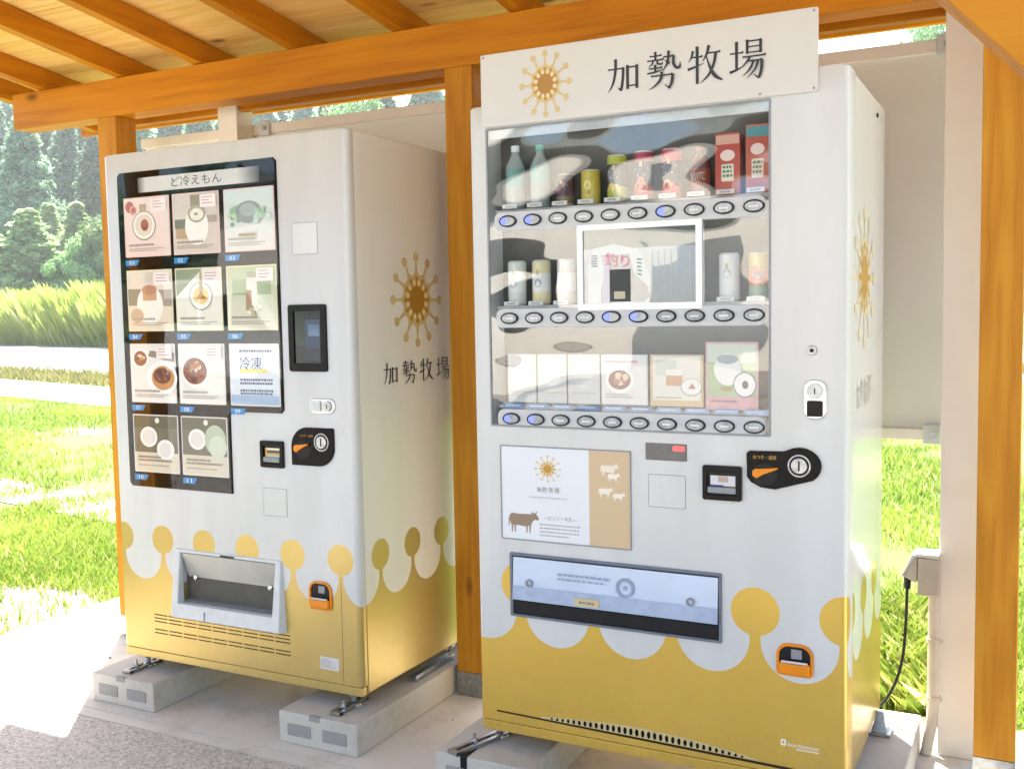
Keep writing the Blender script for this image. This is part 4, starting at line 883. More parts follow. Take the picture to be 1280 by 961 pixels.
# side emblem and farm name
fs = lambda a, z, l: (1.0242+l*.0003, a, z)
b = MB(); emblem(b, fs, .368, 1.228, .158, .158); b.build('emblem', 'print', LM, smooth=None)
kase_parts(LM, C('#0b0907'), fs, .160, .958, .084, .074, .107)
for (x, y) in ((.06, .05), (.955, .05), (.06, .7), (.955, .7)): foot(LM, x, y, (-.10, 0))
blk(-.072, -.085, .70, 'pale concrete block under the left foot of the frozen dessert machine')
blk(.762, -.085, .70, 'pale concrete block under the right feet of the frozen dessert machine', .30)
b = MB(); b.box(1.0, 1.03, .30, .55, -.049, -.040); b.box(1.0, 1.006, .30, .55, -.040, -.028); b.box(1.024, 1.03, .30, .55, -.040, -.028); b.build('anchor_rail', 'zinc', LM, bevel=.001)

# ---------------------------------------------------------------- drinks machine (right)
RX0, RY0 = 1.469, -.045
RM = thing('vending_machine', (RX0, RY0, -.05), 'drinks vending machine with clear display window, three button rows and farm name board', 'vending machine')
X0 = RX0
def rb(): return MB()
hsR = [(X0+.052, X0+.822, .871, 1.678, .16), (X0+.104, X0+.700, .342, .519, .10)]
b = MB(); door_shell(b, X0, RY0, 1.003, 1.741-.032, .012, hsR, z0=.032, depth=.09); b.build('door', 'pat_r', RM)
b = MB(); b.box(X0+.004, X0+.999, RY0+.004, RY0+.03, .0, .028); b.box(X0+.01, X0+.99, RY0+.02, RY0+.04, .0275, .0325); b.build('kick_plate', 'pat_r', RM, bevel=.004)
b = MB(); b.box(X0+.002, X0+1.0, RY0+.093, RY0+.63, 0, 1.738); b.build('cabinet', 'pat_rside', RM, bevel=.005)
b = MB(); b.box(X0+.0015, X0+1.0005, RY0+.086, RY0+.098, .03, 1.733); b.build('door_seal', 'seam', RM)
b = MB(); b.tube([(X0+1.0, RY0+.47, 1.695), (X0+1.004, RY0+.47, 1.695)], .006, 10); b.build('side_screw', 'dark', RM)
# lip and arc of vent holes
b = MB(); b.prism([(X0+.052, .058), (X0+.86, .043), (X0+.99, .040), (X0+.99, .046), (X0+.86, .050), (X0+.052, .0625)], RY0-.0008, RY0+.002); b.build('bottom_gap', bpy.data.materials['vent_dark'], RM)
top = [(X0+.19+.60*t_, .0655-.009*t_+.0215*math.sin(math.pi*t_)) for t_ in [i/24 for i in range(25)]]
b = MB(); b.prism([(X0+.19, .061), (X0+.79, .0525)]+top[::-1], RY0-.0012, RY0+.002); b.build('vent_lip', plain('cream_vent_lip', '#cdbb86', .4), RM, bevel=.0006)
for k in range(33):
    t_ = (k+.5)/33; x = X0+.215+.545*t_; e = math.sin(math.pi*t_); hh = .0022+.0078*e**.8; zc_ = .0645-.0085*t_+.0085*e
    b = MB(); b.prism(ell(x, zc_, .0036+.0012*e, hh, 10), RY0-.002, RY0+.001); b.build('vent_hole', 'black', RM)
# window: back panel, gasket, shelves, buttons
b = MB(); b.box(X0+.050, X0+.824, RY0+.158, RY0+.162, .869, 1.68); b.build('display_back', plain('display_back_white', '#b9bdba', .5, var=.03, scale=5), RM)
b = MB(); ringfaces(b, rrect(X0+.0505, X0+.8235, .8695, 1.6795, .003, 2), rrect(X0+.0555, X0+.8185, .8745, 1.6745, .003, 2), RY0-.0015, RY0+.004); b.build('window_gasket', 'grey', RM)
ROW = (1.428, 1.166, .892)
blue_on = {(0, 0), (0, 1), (0, 6), (1, 4), (1, 5), (2, 0), (2, 1)}
lensme = None
for r_, z in enumerate(ROW):
    b = MB(); b.prism(rrect(X0+.072, X0+.812, z-.026, z+.026, .02, 5), RY0-.001, RY0+.03); b.build('button_strip', plain('strip_grey', '#c3c6c6', .3, var=.03) if r_ == 0 else bpy.data.materials['strip_grey'], RM, bevel=.003)
    b = MB(); b.box(X0+.060, X0+.815, RY0+.03, RY0+.156, z+.026, z+.034); b.build('display_shelf', 'lgrey', RM, bevel=.001)
    for k in range(10):
        x = X0+.116+k*.0742
        b = MB(); b.prism(ell(x, z, .0225, .0125, 24), RY0-.008, RY0); b.k = 0
        o = b.build('selection_button', 'lens', RM, bevel=.002)
        b = MB(); ringfaces(b, ell(x, z, .0262, .0158, 24), ell(x, z, .0222, .0122, 24), RY0-.0075, RY0-.001); b.build('button_ring', 'dark', o, bevel=.0008)
        if (r_, k) in blue_on: b = MB(); P = [p for p in ell(x, z, .0205, .0108, 28) if p[0] < x-.004]; b.prism(P, RY0-.0086, RY0-.0075); b.build('button_light', 'blue_led', o)
        else: b = MB(); b.prism(rrect(x-.012, x+.012, z-.003, z+.002, .002, 2), RY0-.0085, RY0-.0078); b.build('button_mark', 'lgrey', o)
    for s_ in (1,):
        b = MB(); b.box(X0+.792, X0+.808, RY0-.004, RY0, z-.012, z+.012); b.build('strip_clip', 'white', RM, bevel=.002)
for z in (1.428, 1.166):
    b = MB(); b.box(X0+.08, X0+.80, RY0+.031, RY0+.036, z-.021, z+.020); b.build('light_strip', M['led'], RM, smooth=None)  # added glowing strips, hidden behind the buttons to lift the interior
b = MB(); b.box(X0+.056, X0+.818, RY0+.012, RY0+.016, 1.652, 1.676); b.build('light_valance', 'lgrey', RM)  # cover added only to hide the glowing strip behind it
b = MB(); b.box(X0+.08, X0+.80, RY0+.018, RY0+.030, 1.662, 1.670); b.build('light_strip', M['led'], RM, smooth=None)  # added glow at the top of the display, out of sight
# advertising screen
b = MB(); ringfaces(b, rrect(X0+.318, X0+.654, 1.184, 1.406, .002, 2), rrect(X0+.334, X0+.638, 1.201, 1.391, .001, 2), RY0-.004, RY0+.02); o = b.build('advert_screen', 'bright_white', RM, bevel=.0015)
b = MB(); xa, xb, za, zb = X0+.334, X0+.638, 1.201, 1.391; y_ = RY0+.003
def q4(a, c, e, f, k0, k1, l): yy = y_-l*.0003; b.add([(xa+a*(xb-xa), yy, za+e*(zb-za)), (xa+c*(xb-xa), yy, za+e*(zb-za)), (xa+c*(xb-xa), yy, za+f*(zb-za)), (xa+a*(xb-xa), yy, za+f*(zb-za))], [(0, 1, 2, 3)], [C(k0), C(k0), C(k1), C(k1)])
q4(0, 1, 0, 1, '#808a86', '#66716f', 0); q4(0, 1, .70, 1, '#55645f', '#3f4d47', 1); q4(0, 1, 0, .74, '#7f8986', '#8d97a1', 2)
def pg(P, c, l): b.col = C(c); b.add([(xa+p[0]*(xb-xa), y_-l*.0003, za+p[1]*(zb-za)) for p in P], [tuple(range(len(P)))])
pg([(.04, .5), (.08, .75), (.28, .8), (.5, .72), (.6, .35), (.6, 0), (.04, 0)], '#99a3a9', 3)
pg([(.16, .02), (.16, .2), (.2, .42), (.16, .66), (.42, .66), (.46, .40), (.58, .22), (.60, .08), (.55, .02)], '#63686d', 4)
pg([(.24, .02), (.24, .46), (.43, .46), (.43, .02)], '#4a4f53', 5); pg([(.17, .0), (.24, 0), (.24, .62), (.19, .6)], '#c4c3ca', 6)
pg([(.28, .06), (.38, .06), (.38, .16), (.28, .16)], '#a39c86', 6)
for i in range(7): pg([(.62+i*.055, .1), (.625+i*.055, .1), (.625+i*.055, .68), (.62+i*.055, .68)], '#a9b3bd', 6)
for (tx, c, x0_, x1_, z0_, z1_) in (('釣り', '#d0728c', .2, .42, .5, .68),):
    b.col = C(c); text_mesh(b, tx, lambda a, zz, l: (a, y_-.0024, zz+(a-xa)*-.12), xa+x0_*(xb-xa), xa+x1_*(xb-xa), za+z0_*(zb-za)+.01, za+z1_*(zb-za)+.01)
for i in range(5): pg([(.07, .5+i*.035), (.13, .5+i*.035), (.125, .522+i*.035), (.075, .52+i*.035)], '#8d939c', 7); pg([(.49, .38+i*.05), (.53, .37+i*.05), (.53, .39+i*.05), (.49, .4+i*.05)], '#5f8f86', 7)
b.build('screen_picture', 'screen', o, smooth=None)
# cards on the lower shelf
cards = [(.100, .186, 'milk'), (.190, .276, 'milk'), (.280, .372, 'milk'), (.376, .505, 'cake'), (.512, .652, 'jar'), (.658, .790, 'green')]
def pic2(b, x0, x1, z0, z1, kind, y):
    W_, H_ = x1-x0, z1-z0; lay = [0]
    def poly(p, c): lay[0] += 1; b.col = C(c); b.add([(x0+a*W_, y-lay[0]*.0002, z0+d*H_) for a, d in p], [tuple(range(len(p)))])
    def disc(cx, cz, r, c, sq=1): poly([(cx+r*math.cos(2*math.pi*i/22), cz+r*sq*math.sin(2*math.pi*i/22)) for i in range(22)], c)
    R_ = lambda a0, a1, c0, c1, c: poly([(a0, c0), (a1, c0), (a1, c1), (a0, c1)], c)
    if kind == 'milk': R_(.03, .97, .02, .98, '#c3c6c3'); R_(.1, .9, .2, .24, '#b5b3ae'); R_(.1, .7, .14, .165, '#c1bfba'); disc(.5, .6, .3, '#d0d2cf')
    if kind == 'cake':
        R_(.02, .98, .02, .98, '#dcdad5'); disc(.4, .5, .3, '#f0eee8', .9); disc(.4, .5, .24, '#8a5642', .8)
        for i in range(14): a = rnd.uniform(0, 6.3); r = rnd.uniform(0, .18); disc(.4+r*math.cos(a), .5+.8*r*math.sin(a), rnd.uniform(.03, .07), rnd.choice(['#6a3020', '#b67c58', '#e0c6ae']))
        R_(.1, .8, .84, .88, '#c98c92'); R_(.1, .6, .2, .215, '#a09a96'); R_(.1, .7, .15, .165, '#a09a96')
    if kind == 'jar': R_(.0, 1, .0, 1, '#c9b184'); R_(.05, .95, .12, .97, '#dcd8cc'); R_(.1, .5, .6, .9, '#c6cabd'); poly([(.3, .4), (.62, .4), (.6, .72), (.32, .72)], '#c0906a'); R_(.3, .62, .6, .72, '#e9e4da'); disc(.78, .38, .2, '#8d8c8a', .85); disc(.78, .385, .185, '#e6e4df', .85); poly([(.72, .35), (.86, .35), (.8, .46)], '#b5503c'); R_(.1, .6, .16, .18, '#a39a8c')
    if kind == 'green': R_(0, 1, 0, 1, '#cf9ba2'); R_(.04, .96, .2, .97, '#9db488'); R_(.04, .96, .7, .97, '#c5cdb9'); disc(.42, .6, .26, '#e6e6e0', .9); disc(.42, .75, .2, '#9aa0a0', .35); poly([(.3, .28), (.5, .28), (.52, .34), (.28, .34)], '#9b8f56'); disc(.75, .38, .22, '#6d6a69', .85); disc(.75, .38, .2, '#e9e8e6', .85); disc(.76, .38, .06, '#3f3a3c', 1); R_(.1, .6, .12, .15, '#9a6f76')
for i, (a, c, kd) in enumerate(cards):
    z0_, z1_ = (.936, 1.068) if kd != 'green' else (.930, 1.10)
    b = MB(); b.col = C('#bfc1be'); b.prism(rrect(X0+a, X0+c, z0_, z1_, .003, 2), RY0+.012, RY0+.016); pic2(b, X0+a, X0+c, z0_, z1_, kd, RY0+.0118); b.build('menu_card', 'print', RM, smooth=None)
for k in range(10):
    x = X0+.088+k*.0742; b = MB(); b.col = C('#5f88b8' if k < 6 else '#7f9fc6'); b.box(x, x+.062, RY0+.004, RY0+.0055, .9205, .9335); b.col = C('#b9cbe0'); b.add([(x+.006, RY0+.0037, .926), (x+.05, RY0+.0037, .926), (x+.05, RY0+.0037, .929), (x+.006, RY0+.0037, .929)], [(0, 1, 2, 3)]); b.build('price_label', 'print', RM, smooth=None)
for r_, z in enumerate(ROW[:2]):
    for k in range(10):
        if r_ == 1 and 3 <= k <= 7: continue
        x = X0+.095+k*.0742; b = MB(); b.col = C('#d4d6d4'); b.box(x, x+.044, RY0+.006, RY0+.008, z+.0345, z+.0455); b.col = C('#8f9296'); dashes(b, lambda a, zz, l: (a, RY0+.0055, zz), x+.010, x+.034, z+.038, .004, .004); b.build('price_label', 'print', RM, smooth=None)
b = MB(); b.sheet([(X0+.0560, .8750), (X0+.8180, .8750), (X0+.8180, 1.6740), (X0+.0560, 1.6740)], RY0+.0015); b.build('window_pane', 'glass_r', RM, smooth=None)
# farm name board
b = MB(); b.prism(rrect(X0+.044, X0+.934, 1.682, 1.874, .004, 3), RY0-.010, RY0-.0005); nb_ = b.build('name_board', 'white', RM, bevel=.0015)
b = MB(); emblem(b, front(RY0-.0102, .0003), X0+.237, 1.7775, .0765, .088); b.build('emblem', 'print', nb_, smooth=None)
kase_parts(nb_, C('#050403'), front(RY0-.0102, .0002), X0+.412, 1.733, .089, .088, .105)
for (x, z) in ((.925, 1.866), (.925, 1.69), (.053, 1.866), (.80, 1.69)): b = MB(); b.prism(ell(X0+x, z, .003, n=10), RY0-.0112, RY0-.009); b.build('board_screw', 'grey', nb_)
# poster frame
b = MB(); ringfaces(b, rrect(X0+.078, X0+.462, .556, .818, .003, 2), rrect(X0+.081, X0+.459, .559, .815, .002, 2), RY0-.003, RY0+.001); po = b.build('poster_frame', 'grey', RM)
b = MB(); y_ = RY0-.001; fn = front(y_)
b.col = C('#dfe3e6'); b.add([(X0+.081, y_, .559), (X0+.343, y_, .559), (X0+.343, y_, .815), (X0+.081, y_, .815)], [(0, 1, 2, 3)])
b.col = C('#cbb28c'); b.add([(X0+.343, y_, .559), (X0+.459, y_, .559), (X0+.459, y_, .815), (X0+.343, y_, .815)], [(0, 1, 2, 3)])
emblem(b, fn, X0+.222, .758, .041, .038, True)
b.col = C('#8c8478'); kase(b, fn, X0+.188, .694, .015, .015, .018)
b.col = C('#b9b5ae'); dashes(b, fn, X0+.165, X0+.28, .677, .0035)
b.col = C('#85807a'); text_mesh(b, '―ガンジー牛乳―', fn, X0+.208, X0+.306, .617, .630)
b.col = C('#a9a7a3')
for zz in (.603, .593, .583, .573):
    x = .196
    while x < (.315 if zz > .58 else .28): ww = rnd.uniform(.004, .010); b.add([fn(X0+x, zz, 1), fn(X0+x+ww, zz, 1), fn(X0+x+ww, zz+.004, 1), fn(X0+x, zz+.004, 1)], [(0, 1, 2, 3)]); x += ww+.002
def cow(b, x, z, s, body, lay=1, legs=None):
    # side view of a standing cow facing right: legs, trunk, neck and head, horn, tail
    b.col = legs or body
    for lx in (.06, .17, .62, .74): b.add([fn(x+lx*s, z, lay), fn(x+(lx+.045)*s, z, lay), fn(x+(lx+.075)*s, z+.3*s, lay), fn(x-.01*s+lx*s, z+.3*s, lay)], [(0, 1, 2, 3)])
    b.col = body
    T = [(.02, .30), (.10, .24), (.30, .25), (.55, .22), (.80, .27), (.88, .42), (.97, .48), (1.07, .46), (1.12, .50), (1.06, .60), (1.00, .68), (.93, .70), (.84, .66), (.60, .65), (.30, .64), (.08, .66), (.01, .60), (-.01, .45)]
    b.add([fn(x+p[0]*s, z+p[1]*s, lay+.5) for p in T], [tuple(range(len(T)))])
    b.add([fn(x+p[0]*s, z+p[1]*s, lay+.6) for p in [(0, .6), (-.05, .45), (-.06, .2), (-.03, .2), (0, .42), (.03, .58)]], [tuple(range(6))])
    b.col = legs or body; b.add([fn(x+p[0]*s, z+p[1]*s, lay+.8) for p in [(.96, .69), (1.02, .68), (1.06, .78), (.99, .74)]], [(0, 1, 2, 3)]); b.add([fn(x+p[0]*s, z+p[1]*s, lay+.8) for p in [(.88, .66), (.94, .68), (.86, .74), (.80, .70)]], [(0, 1, 2, 3)])
cow(b, X0+.105, .578, .080, C('#8a7460'), 1, C('#9b8a79'))
cow(b, X0+.378, .748, .045, C('#e8dcc8'), 1); cow(b, X0+.398, .735, .030, C('#efe6d6'), 2); cow(b, X0+.372, .692, .036, C('#ece2d0'), 1); cow(b, X0+.412, .684, .030, C('#ece2d0'), 1)
b.build('poster', 'print', po, smooth=None)
# amount display, cover plate, bill slot, coin panel, lock
b = MB(); b.prism(rrect(X0+.502, X0+.612, .798, .842, .002, 2), RY0-.002, RY0+.001); o = b.build('amount_display', plain('smoked_display', '#6b6967', .15), RM, bevel=.0008)
b = MB(); b.prism(rrect(X0+.576, X0+.606, .824, .836, .001, 2), RY0-.0026, RY0-.0015); b.build('display_digits', 'red_led', o, smooth=None)
outline_plate(RM, X0+.510, X0+.607, .677, .760, RY0, 'pat_r')
bill_unit(RM, X0+.654, X0+.753, .706, .793, RY0, 0)
P = []
cpx, cpz = X0+.893, .803
P = [(X0+.766, .770), (X0+.776, .757), (X0+.800, .745), (X0+.835, .742)]
P += [(cpx+.052*math.cos(R(a)), cpz+.044*math.sin(R(a))) for a in (-52, -35, -18, 0, 18, 36, 54, 72, 90, 108, 126)]
P += [(X0+.855, .836), (X0+.772, .834), (X0+.765, .828)]
b = MB(); b.prism(P, RY0-.008, RY0+.001); o = b.build('coin_panel', 'blackgloss', RM, bevel=.0025)
coin_bits(o, X0+.782, .781, cpx, cpz, .0195, RY0, .062)
b = MB(); b.col = C('#d9a33a'); text_mesh(b, 'おつり・返却', front(RY0-.0085), X0+.782, X0+.838, .815, .825); b.build('coin_panel_print', 'print', o, smooth=None)
keylock(RM, X0+.929, .963, .095, .054, RY0, True)
b = MB(); b.prism(ell(X0+.921, 1.080, .012, n=20), RY0-.004, RY0+.001); o = b.build('lock_cylinder', 'zinc', RM, bevel=.0015)
b = MB(); b.prism(ell(X0+.921, 1.080, .005, n=14), RY0-.005, RY0-.0035); b.build('lock_core', 'dark', o)
# delivery slot
b = MB(); ringfaces(b, rrect(X0+.103, X0+.701, .341, .520, .003, 2), rrect(X0+.112, X0+.694, .348, .512, .002, 2), RY0-.006, RY0+.003); b.build('slot_frame', plain('slot_frame_grey', '#6c7480', .3), RM, bevel=.0015)
b = MB(); b.box(X0+.10, X0+.705, RY0+.098, RY0+.102, .34, .52); b.build('slot_back', 'lgrey', RM)
b = MB(); b.box(X0+.112, X0+.694, RY0-.003, RY0+.02, .348, .386); b.build('slot_shelf', 'dark', RM, bevel=.003)
b = MB(); v = [(X0+.114, RY0-.004, .508), (X0+.692, RY0-.004, .508), (X0+.692, RY0-.010, .390), (X0+.114, RY0-.010, .390)]; v += [(p[0], p[1]+.004, p[2]) for p in v]
b.add(v, [(3, 2, 1, 0), (4, 5, 6, 7), (0, 1, 5, 4), (1, 2, 6, 5), (2, 3, 7, 6), (3, 0, 4, 7)]); fl = b.build('slot_flap', plain('milky_blue_flap', '#c2d2e6', .12, var=.04, scale=6, coat=.4), RM)
b = MB(); b.add([(X0+.114, RY0-.0125, .392), (X0+.692, RY0-.0125, .392), (X0+.692, RY0-.0105, .430), (X0+.114, RY0-.0095, .430)], [(0, 1, 2, 3)]); b.build('flap_band', plain('flap_band_blue', '#a3b3cc', .2), fl)
for x in (.165, .622): b = MB(); ringfaces(b, ell(X0+x, .440, .011, n=20), ell(X0+x, .440, .0065, n=20), RY0-.013, RY0-.008); b.build('flap_mark', 'grey', fl)
b = MB(); ringfaces(b, ell(X0+.445, .456, .026, n=24), ell(X0+.445, .456, .018, n=24), RY0-.0105, RY0-.007); b.prism(ell(X0+.445, .456, .006, n=12), RY0-.0102, RY0-.007); b.build('flap_emblem', plain('flap_print', '#8fa0b8', .3), fl)
b = MB(); b.col = C('#93a3ba'); dashes(b, front(RY0-.0092), X0+.25, X0+.40, .470, .006, .012); dashes(b, front(RY0-.0092), X0+.25, X0+.39, .458, .005, .012); b.build('flap_lettering', 'print', fl, smooth=None)
b = MB(); b.col = C('#cdb98a'); b.box(X0+.302, X0+.372, RY0-.0145, RY0-.0125, .396, .416); b.col = C('#7d765f'); dashes(b, front(RY0-.0146), X0+.315, X0+.358, .402, .006, .007); b.build('flap_sticker', 'print', fl, smooth=None)
coin_return(RM, X0+.838, X0+.927, .284, .364, RY0)
# maker's mark
b = MB(); b.col = C('#f4efe0'); text_mesh(b, 'bordstation', front(RY0-.0005), X0+.866, X0+.940, .104, .115); b.prism(rrect(X0+.848, X0+.861, .104, .120, .002, 2), RY0-.0006, RY0-.0001); b.col = C('#c9a040'); b.sheet(rrect(X0+.852, X0+.857, .109, .116, .0005, 2), RY0-.001)
b.col = C('#f4efe0'); b.add([(X0+.885+i*.0055, RY0-.0006, .098+k) for i in range(1) for k in (0, .0025)]+[(X0+.94, RY0-.0006, .1005), (X0+.94, RY0-.0006, .098)], [(0, 3, 2, 1)]); b.build('maker_mark', 'print', RM, smooth=None)
# side print
fs = lambda a, z, l: (X0+1.0003+l*.0003, a, z)
b = MB(); emblem(b, fs, .220, 1.255, .177, .182, True); b.build('emblem', 'print', RM, smooth=None)
kase_parts(RM, C('#a29d94'), fs, .10, .925, .05, .075, .062)
foot(RM, 1.488, .035, (-.185, 0), -.33); foot(RM, X0+.955, .0, (-.10, 0))
for (x, y) in ((X0+.05, .55), (X0+.955, .50)): foot(RM, x, y, (-.06, 0))
blk(1.367, -.135, .66, 'pale concrete block under the left feet of the drinks machine', sl=(.083, .104, .075, .03))
blk(2.272, -.135, .70, 'pale concrete block under the right side of the drinks machine, below the power cable', .30)
# anchor bracket at the rear right foot
b = MB(); x, y = 2.478, .515
b.add([(x-.032, y-.035, -.049), (x+.032, y-.035, -.049), (x+.032, y+.035, -.049), (x-.032, y+.035, -.049), (x-.032, y-.035, -.040), (x+.032, y-.035, -.040), (x+.032, y+.035, -.040), (x-.032, y+.035, -.040)], [(3, 2, 1, 0), (4, 5, 6, 7), (0, 1, 5, 4), (1, 2, 6, 5), (2, 3, 7, 6), (3, 0, 4, 7)])
b.add([(x-.022, y-.028, -.040), (x+.022, y-.028, -.040), (x+.022, y+.028, -.040), (x-.022, y+.028, -.040), (x-.008, y-.004, .012), (x+.008, y-.004, .012), (x+.008, y+.012, .012), (x-.008, y+.012, .012)], [(4, 5, 6, 7), (0, 1, 5, 4), (1, 2, 6, 5), (2, 3, 7, 6), (3, 0, 4, 7)])
b.build('anchor_bracket', 'zinc', RM, bevel=.002)

# ---------------------------------------------------------------- drinks in the display
def prof_can(r, h, z, bands): # bands: (z0,z1,colour)
    P = [(r*.82, z, C('#b8b8b4')), (r*.9, z+.002, C('#b8b8b4')), (r, z+.008, bands[0][2])]
    for (a, c, k) in bands: P += [(r, z+h*a, k), (r, z+h*c-.0002, k)]
    P += [(r, z+h*.955, bands[-1][2]), (r*.9, z+h*.985, C('#c8c8c4')), (r*.86, z+h, C('#c8c8c4')), (r*.82, z+h*.992, C('#a8a8a4'))]
    P[3:-4] = [p for p in P[3:-4] if p[1] > z+.0082]
    return P
DZ = 1.4625
def curved(b, cx, cy, r, pts, c, lay=1):             # print wrapped on a can; pts (angle deg from front, z)
    b.col = C(c); b.add([(cx+(r+lay*.0003)*math.sin(R(a)), cy-(r+lay*.0003)*math.cos(R(a)), z) for a, z in pts], [tuple(range(len(pts)))])
def drink(name, k, row, label, build, cat='can', dy=.048):
    x = X0+.116+k*.0742; y = RY0+dy; z = ROW[row]+.0345; b = MB(); build(b, x, y, z); return tag(b.build(name, 'can_print', smooth=30), label, cat, 'sample drinks in the display window')
def mkcan(r, h, bands, fruit=None, cap=None):
    def f(b, x, y, z):
        b.lathe(prof_can(r, h, z, [(a, c, C(k)) for a, c, k in bands]), x, y, 28)
        if fruit:
            for (a, fz, s_, c) in fruit:
                n = 12; P = [(a+s_/r*57*.9*math.cos(2*math.pi*i/n), z+fz+s_*math.sin(2*math.pi*i/n)) for i in range(n)]; curved(b, x, y, r, P, c, 2)
            curved(b, x, y, r, [(-38, z+h*.63), (38, z+h*.63), (38, z+h*.65), (-38, z+h*.65)], '#e8e2d8', 2); curved(b, x, y, r, [(-22, z+h*.5), (22, z+h*.5), (22, z+h*.53), (-22, z+h*.53)], '#c9c6d0', 2)
            curved(b, x, y, r, [(-8, z+h*.68), (8, z+h*.68), (6, z+h*.78), (-6, z+h*.78)], '#c8a860', 2)
    return f
def bottle(r, h, body, lab, cap, l0=.25, l1=.6, neck=.38):
    def f(b, x, y, z):
        B, Lb, Cp = C(body), C(lab), C(cap)
        b.lathe([(r*.85, z, B), (r, z+.004, B), (r, z+h*l0, B), (r, z+h*l0+.0005, Lb), (r, z+h*l1, Lb), (r, z+h*l1+.0005, B), (r*.97, z+h*.68, B), (r*neck*1.2, z+h*.84, B), (r*neck, z+h*.87, B), (r*neck, z+h*.9, B), (r*neck*1.15, z+h*.9+.0003, Cp), (r*neck*1.15, z+h, Cp), (r*neck, z+h, Cp)], x, y, 26)
    return f
drink('water_bottle', 0, 0, 'clear water bottle with teal label at the left end of the top shelf', bottle(.027, .172, '#939e9c', '#6fa39b', '#dfe4e2', .35, .62), 'bottle')
drink('water_bottle', 1, 0, 'clear water bottle with pale teal label beside the purple can', bottle(.027, .168, '#96a19f', '#7faaa4', '#5aa898', .40, .66), 'bottle')
drink('drink_can', 2, 0, 'short dark purple can on the top shelf', mkcan(.026, .084, [(.08, .3, '#6d5a3c'), (.3, .94, '#4a2336')], [(-15, .04, .008, '#7a3d58'), (14, .055, .007, '#8a4a60')]))
drink('drink_can', 3, 0, 'yellow can between the purple can and the navy green can', mkcan(.026, .090, [(.08, .94, '#c7b437')], [(0, .05, .012, '#e6dc8a'), (10, .03, .006, '#8d8a20')]))
drink('drink_can', 4, 0, 'tall navy and yellow green fruit juice can', mkcan(.0265, .122, [(.05, .33, '#a9b52e'), (.33, .80, '#23233d'), (.80, .95, '#b4bb3a')], [(-12, .036, .013, '#d6b93c'), (14, .034, .012, '#c9c04a'), (0, .02, .01, '#8fa32a')]))
drink('drink_can', 5, 0, 'tall navy and crimson juice can beside the yellow green one', mkcan(.0265, .126, [(.05, .28, '#b32a4a'), (.28, .78, '#1e1f3c'), (.78, .95, '#a52a48')], [(-14, .036, .014, '#d9583c'), (14, .034, .013, '#e07a4a'), (0, .05, .01, '#e8744e')]))
drink('drink_can', 6, 0, 'tall navy and bright red juice can beside the brown bottle', mkcan(.0265, .126, [(.05, .25, '#c8304a'), (.25, .74, '#211f36'), (.74, .95, '#c23348')], [(-8, .034, .014, '#f0a04a'), (14, .030, .011, '#e2563c')]))
def bb(b, x, y, z):
    bottle(.027, .126, '#5a2018', '#8a3c28', '#7a2c24', .12, .55, .42)(b, x, y, z); b.col = C('#e8d8c8')
    text_mesh(b, 'INNVITC', lambda a, zz, l: (x+.0276*math.sin((a-x)/.0276), y-.0276*math.cos((a-x)/.0276), zz), x-.019, x+.019, z+.040, z+.060)
drink('drink_bottle', 7, 0, 'brown ribbed bottle with white lettering on the top shelf', bb, 'bottle')
def pouch(wd, h, body, band, plate):
    def f(b, x, y, z):
        b.col = C(body); P = rrect(x-wd/2, x+wd/2, z, z+h, .004, 3); b.prism(P, y-.016, y+.016)
        b.col = C(band); b.sheet(rrect(x-wd/2+.002, x+wd/2-.002, z+h*.82, z+h*.97, .002, 2), y-.0164); b.col = C(plate); b.sheet(rrect(x-wd*.25, x+wd*.25, z+h*.22, z+h*.5, .003, 2), y-.0164)
        b.col = C('#4f7a54'); [dashes(b, lambda a, zz, l: (a, y-.0168, zz), x-wd*.2, x+wd*.2, z+h*q_, .006, .006) for q_ in (.29, .36, .43)]; b.col = C('#f2dcd2')
        b.add([(x+wd*.3*math.cos(t_), y-.0165, z+h*.64+.014*math.sin(t_)) for t_ in [2*math.pi*i/14 for i in range(14)]], [tuple(range(14))])
    return f
drink('drink_carton', 8, 0, 'red orange drink carton with white plate on the top shelf', pouch(.062, .150, '#b8361c', '#d9a890', '#e6e0cc'), 'carton')
drink('drink_carton', 9, 0, 'orange drink carton with teal top at the right end of the shelf', pouch(.058, .165, '#bc4a22', '#3f8f90', '#ecd8c4'), 'carton')
for k, cl, lb in ((0, '#d6dcd8', 'pale white green can at the left end of the middle shelf'), (1, '#ddd6a8', 'pale yellow can second on the middle shelf'), (2, '#c9c9c9', 'pale silver can beside the advert screen')):
    drink('drink_can', k, 1, lb, mkcan(.026, .122, [(.05, .3, cl), (.3, .7, '#e4e6e4'), (.7, .95, cl)], [(0, .06, .012, '#a9b3ac')]))
drink('drink_can', 8, 1, 'white can right of the advert screen', mkcan(.026, .120, [(.05, .95, '#dfe0de')], [(0, .07, .012, '#b9b9bc')]))
drink('drink_can', 9, 1, 'orange and green can at the right end of the middle shelf', mkcan(.026, .118, [(.05, .32, '#8fa890'), (.32, .65, '#c8785a'), (.65, .95, '#b3a04a')], [(4, .06, .012, '#3f5a78'), (-8, .08, .008, '#d8543c')]))

